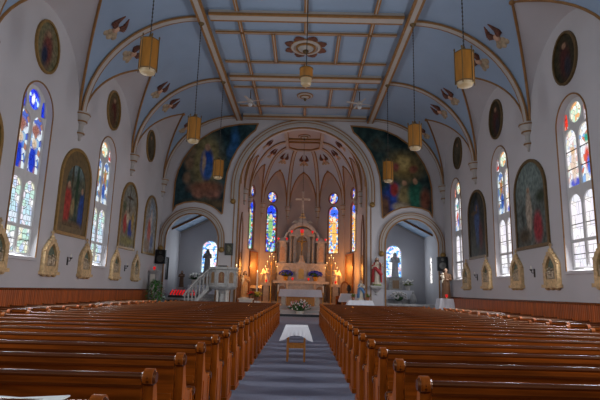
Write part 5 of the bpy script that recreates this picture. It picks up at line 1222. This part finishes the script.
# booklet on the nearest left pew
t = thing('open_booklet', 'open white booklet lying on the nearest left pew top', 'booklet', (-1.45, FIRST-.1, .965), .05)
b = MB(); b.add([(-.27, -.11, .02), (0, -.11, .0), (0, .11, .0), (-.27, .11, .02), (-.27, -.11, .028), (0, -.11, .012), (0, .11, .012), (-.27, .11, .028)], [(0,3,2,1),(4,5,6,7),(0,1,5,4),(1,2,6,5),(2,3,7,6),(3,0,4,7)]); obj('page', b, PAPER, t, smooth=False)
b = MB(); b.add([(0, -.11, .0), (.27, -.11, .02), (.27, .11, .02), (0, .11, .0), (0, -.11, .012), (.27, -.11, .028), (.27, .11, .028), (0, .11, .012)], [(0,3,2,1),(4,5,6,7),(0,1,5,4),(1,2,6,5),(2,3,7,6),(3,0,4,7)]); obj('page', b, PAPER, t, smooth=False)

# ------------------------------------------------------------------ gift table in the aisle
t = thing('gift_table', 'small oak table standing in the middle of the aisle', 'table', (-.01, 11.75, 0))
for sx in (-1, 1):
    for sy in (-1, 1): b = MB(); b.box(sx*.195-.022, sx*.195+.022, sy*.24-.022, sy*.24+.022, 0, .76); obj('leg', b, OAK, t, smooth=False)
for sy in (-1, 1): b = MB(); b.box(-.2, .2, sy*.24-.012, sy*.24+.012, .30, .37); obj('stretcher', b, OAK, t, smooth=False)
for sx in (-1, 1): b = MB(); b.box(sx*.195-.012, sx*.195+.012, -.24, .24, .30, .36); obj('side_rail', b, OAK, t, smooth=False)
b = MB(); b.box(-.25, .25, -.29, .29, .75, .78); obj('tabletop', b, OAK, t, smooth=False)
drape('table_cloth', 'white cloth with hanging corners on the aisle gift table', -.01, 11.75, .262, .30, .786, .20, LINEN, ends=.6, n=20, flare=.04)

# ------------------------------------------------------------------ light
wd = bpy.data.worlds.new('daylight'); SC.world = wd; wd.use_nodes = True
wd.node_tree.nodes['Background'].inputs[0].default_value = (.86, .93, 1.0, 1); wd.node_tree.nodes['Background'].inputs[1].default_value = .42
for sx in (-1, 1):
    plight('candelabra_light', (sx*2.95, 35.2, 3.3), 110, (1., .36, .07), .15)
    plight('sanctuary_side_light', (sx*3.35, 33.6, 2.8), 30, (1., .38, .08), .15)
def daylight(name, loc, d, w, h, rad, col):
    l = bpy.data.lights.new(name, 'AREA'); l.shape = 'RECTANGLE'; l.size = w; l.size_y = h; l.energy = rad*pi*w*h; l.color = col
    o = bpy.data.objects.new(name, l); COL.objects.link(o); o.location = loc; o.rotation_euler = V(d).to_track_quat('-Z', 'Y').to_euler()
for k, y in enumerate(WINY[1:]):  # lamps just inside the windows, the added unseen rear ones included
    daylight('window_daylight', (W-.12, y, 4.0), (-1, 0, -.2), .45, 2.9, 42 if k < 4 else 16, (.97, .97, 1.))
    if k < 4: daylight('window_daylight', (-W+.12, y, 4.0), (1, 0, -.2), .45, 2.9, 36, (.9, .95, 1.))
for sx in (-1, 1):
    daylight('chapel_daylight', (sx*6.45, 33.9, 3.75), (0, -1, -.1), 1., 2.1, 7., (.8, .9, 1.))
    for (px, py, qx, qy) in ((3.16, 36.5, 1.2, 37.9), (3.9, 34.2, 3.16, 36.5)):
        daylight('apse_daylight', (sx*(px+qx)*.49, (py+qy)*.495, 6.4), (-sx*.6, -.8, 0), .9, 3.4, 1.3, (.85, .9, 1.))
plight('pulpit_candle_light', (-3.46, 27.15, 3.0), 4, (1., .55, .18), .05)
# ------------------------------------------------------------------ camera
F_PX, PITCH, ROLL, YAW = 483.213, R_(10.618), R_(1.505), R_(.513)
F = V((-sin(YAW)*cos(PITCH), cos(YAW)*cos(PITCH), sin(PITCH))); Rr = V((cos(YAW), sin(YAW), 0)); U = Rr.cross(F)
R2 = Rr*cos(ROLL)+U*sin(ROLL); U2 = U*cos(ROLL)-Rr*sin(ROLL)
cd = bpy.data.cameras.new('camera'); cam = bpy.data.objects.new('camera', cd); COL.objects.link(cam)
cd.sensor_width = 36; cd.lens = 36*F_PX/600; cd.clip_start = .05; cd.clip_end = 300
M = Matrix((R2, U2, -F)).transposed().to_4x4(); M.translation = (.096, 0, 1.6); cam.matrix_world = M
SC.camera = cam
SC.view_settings.view_transform = 'Standard'; SC.view_settings.look = 'None'; SC.view_settings.gamma = 1; SC.view_settings.use_curve_mapping = False
SC.view_settings.exposure = 0.12
SC.cycles.use_denoising = True
SC.cycles.max_bounces = 10; SC.cycles.diffuse_bounces = 6; SC.cycles.sample_clamp_indirect = 6
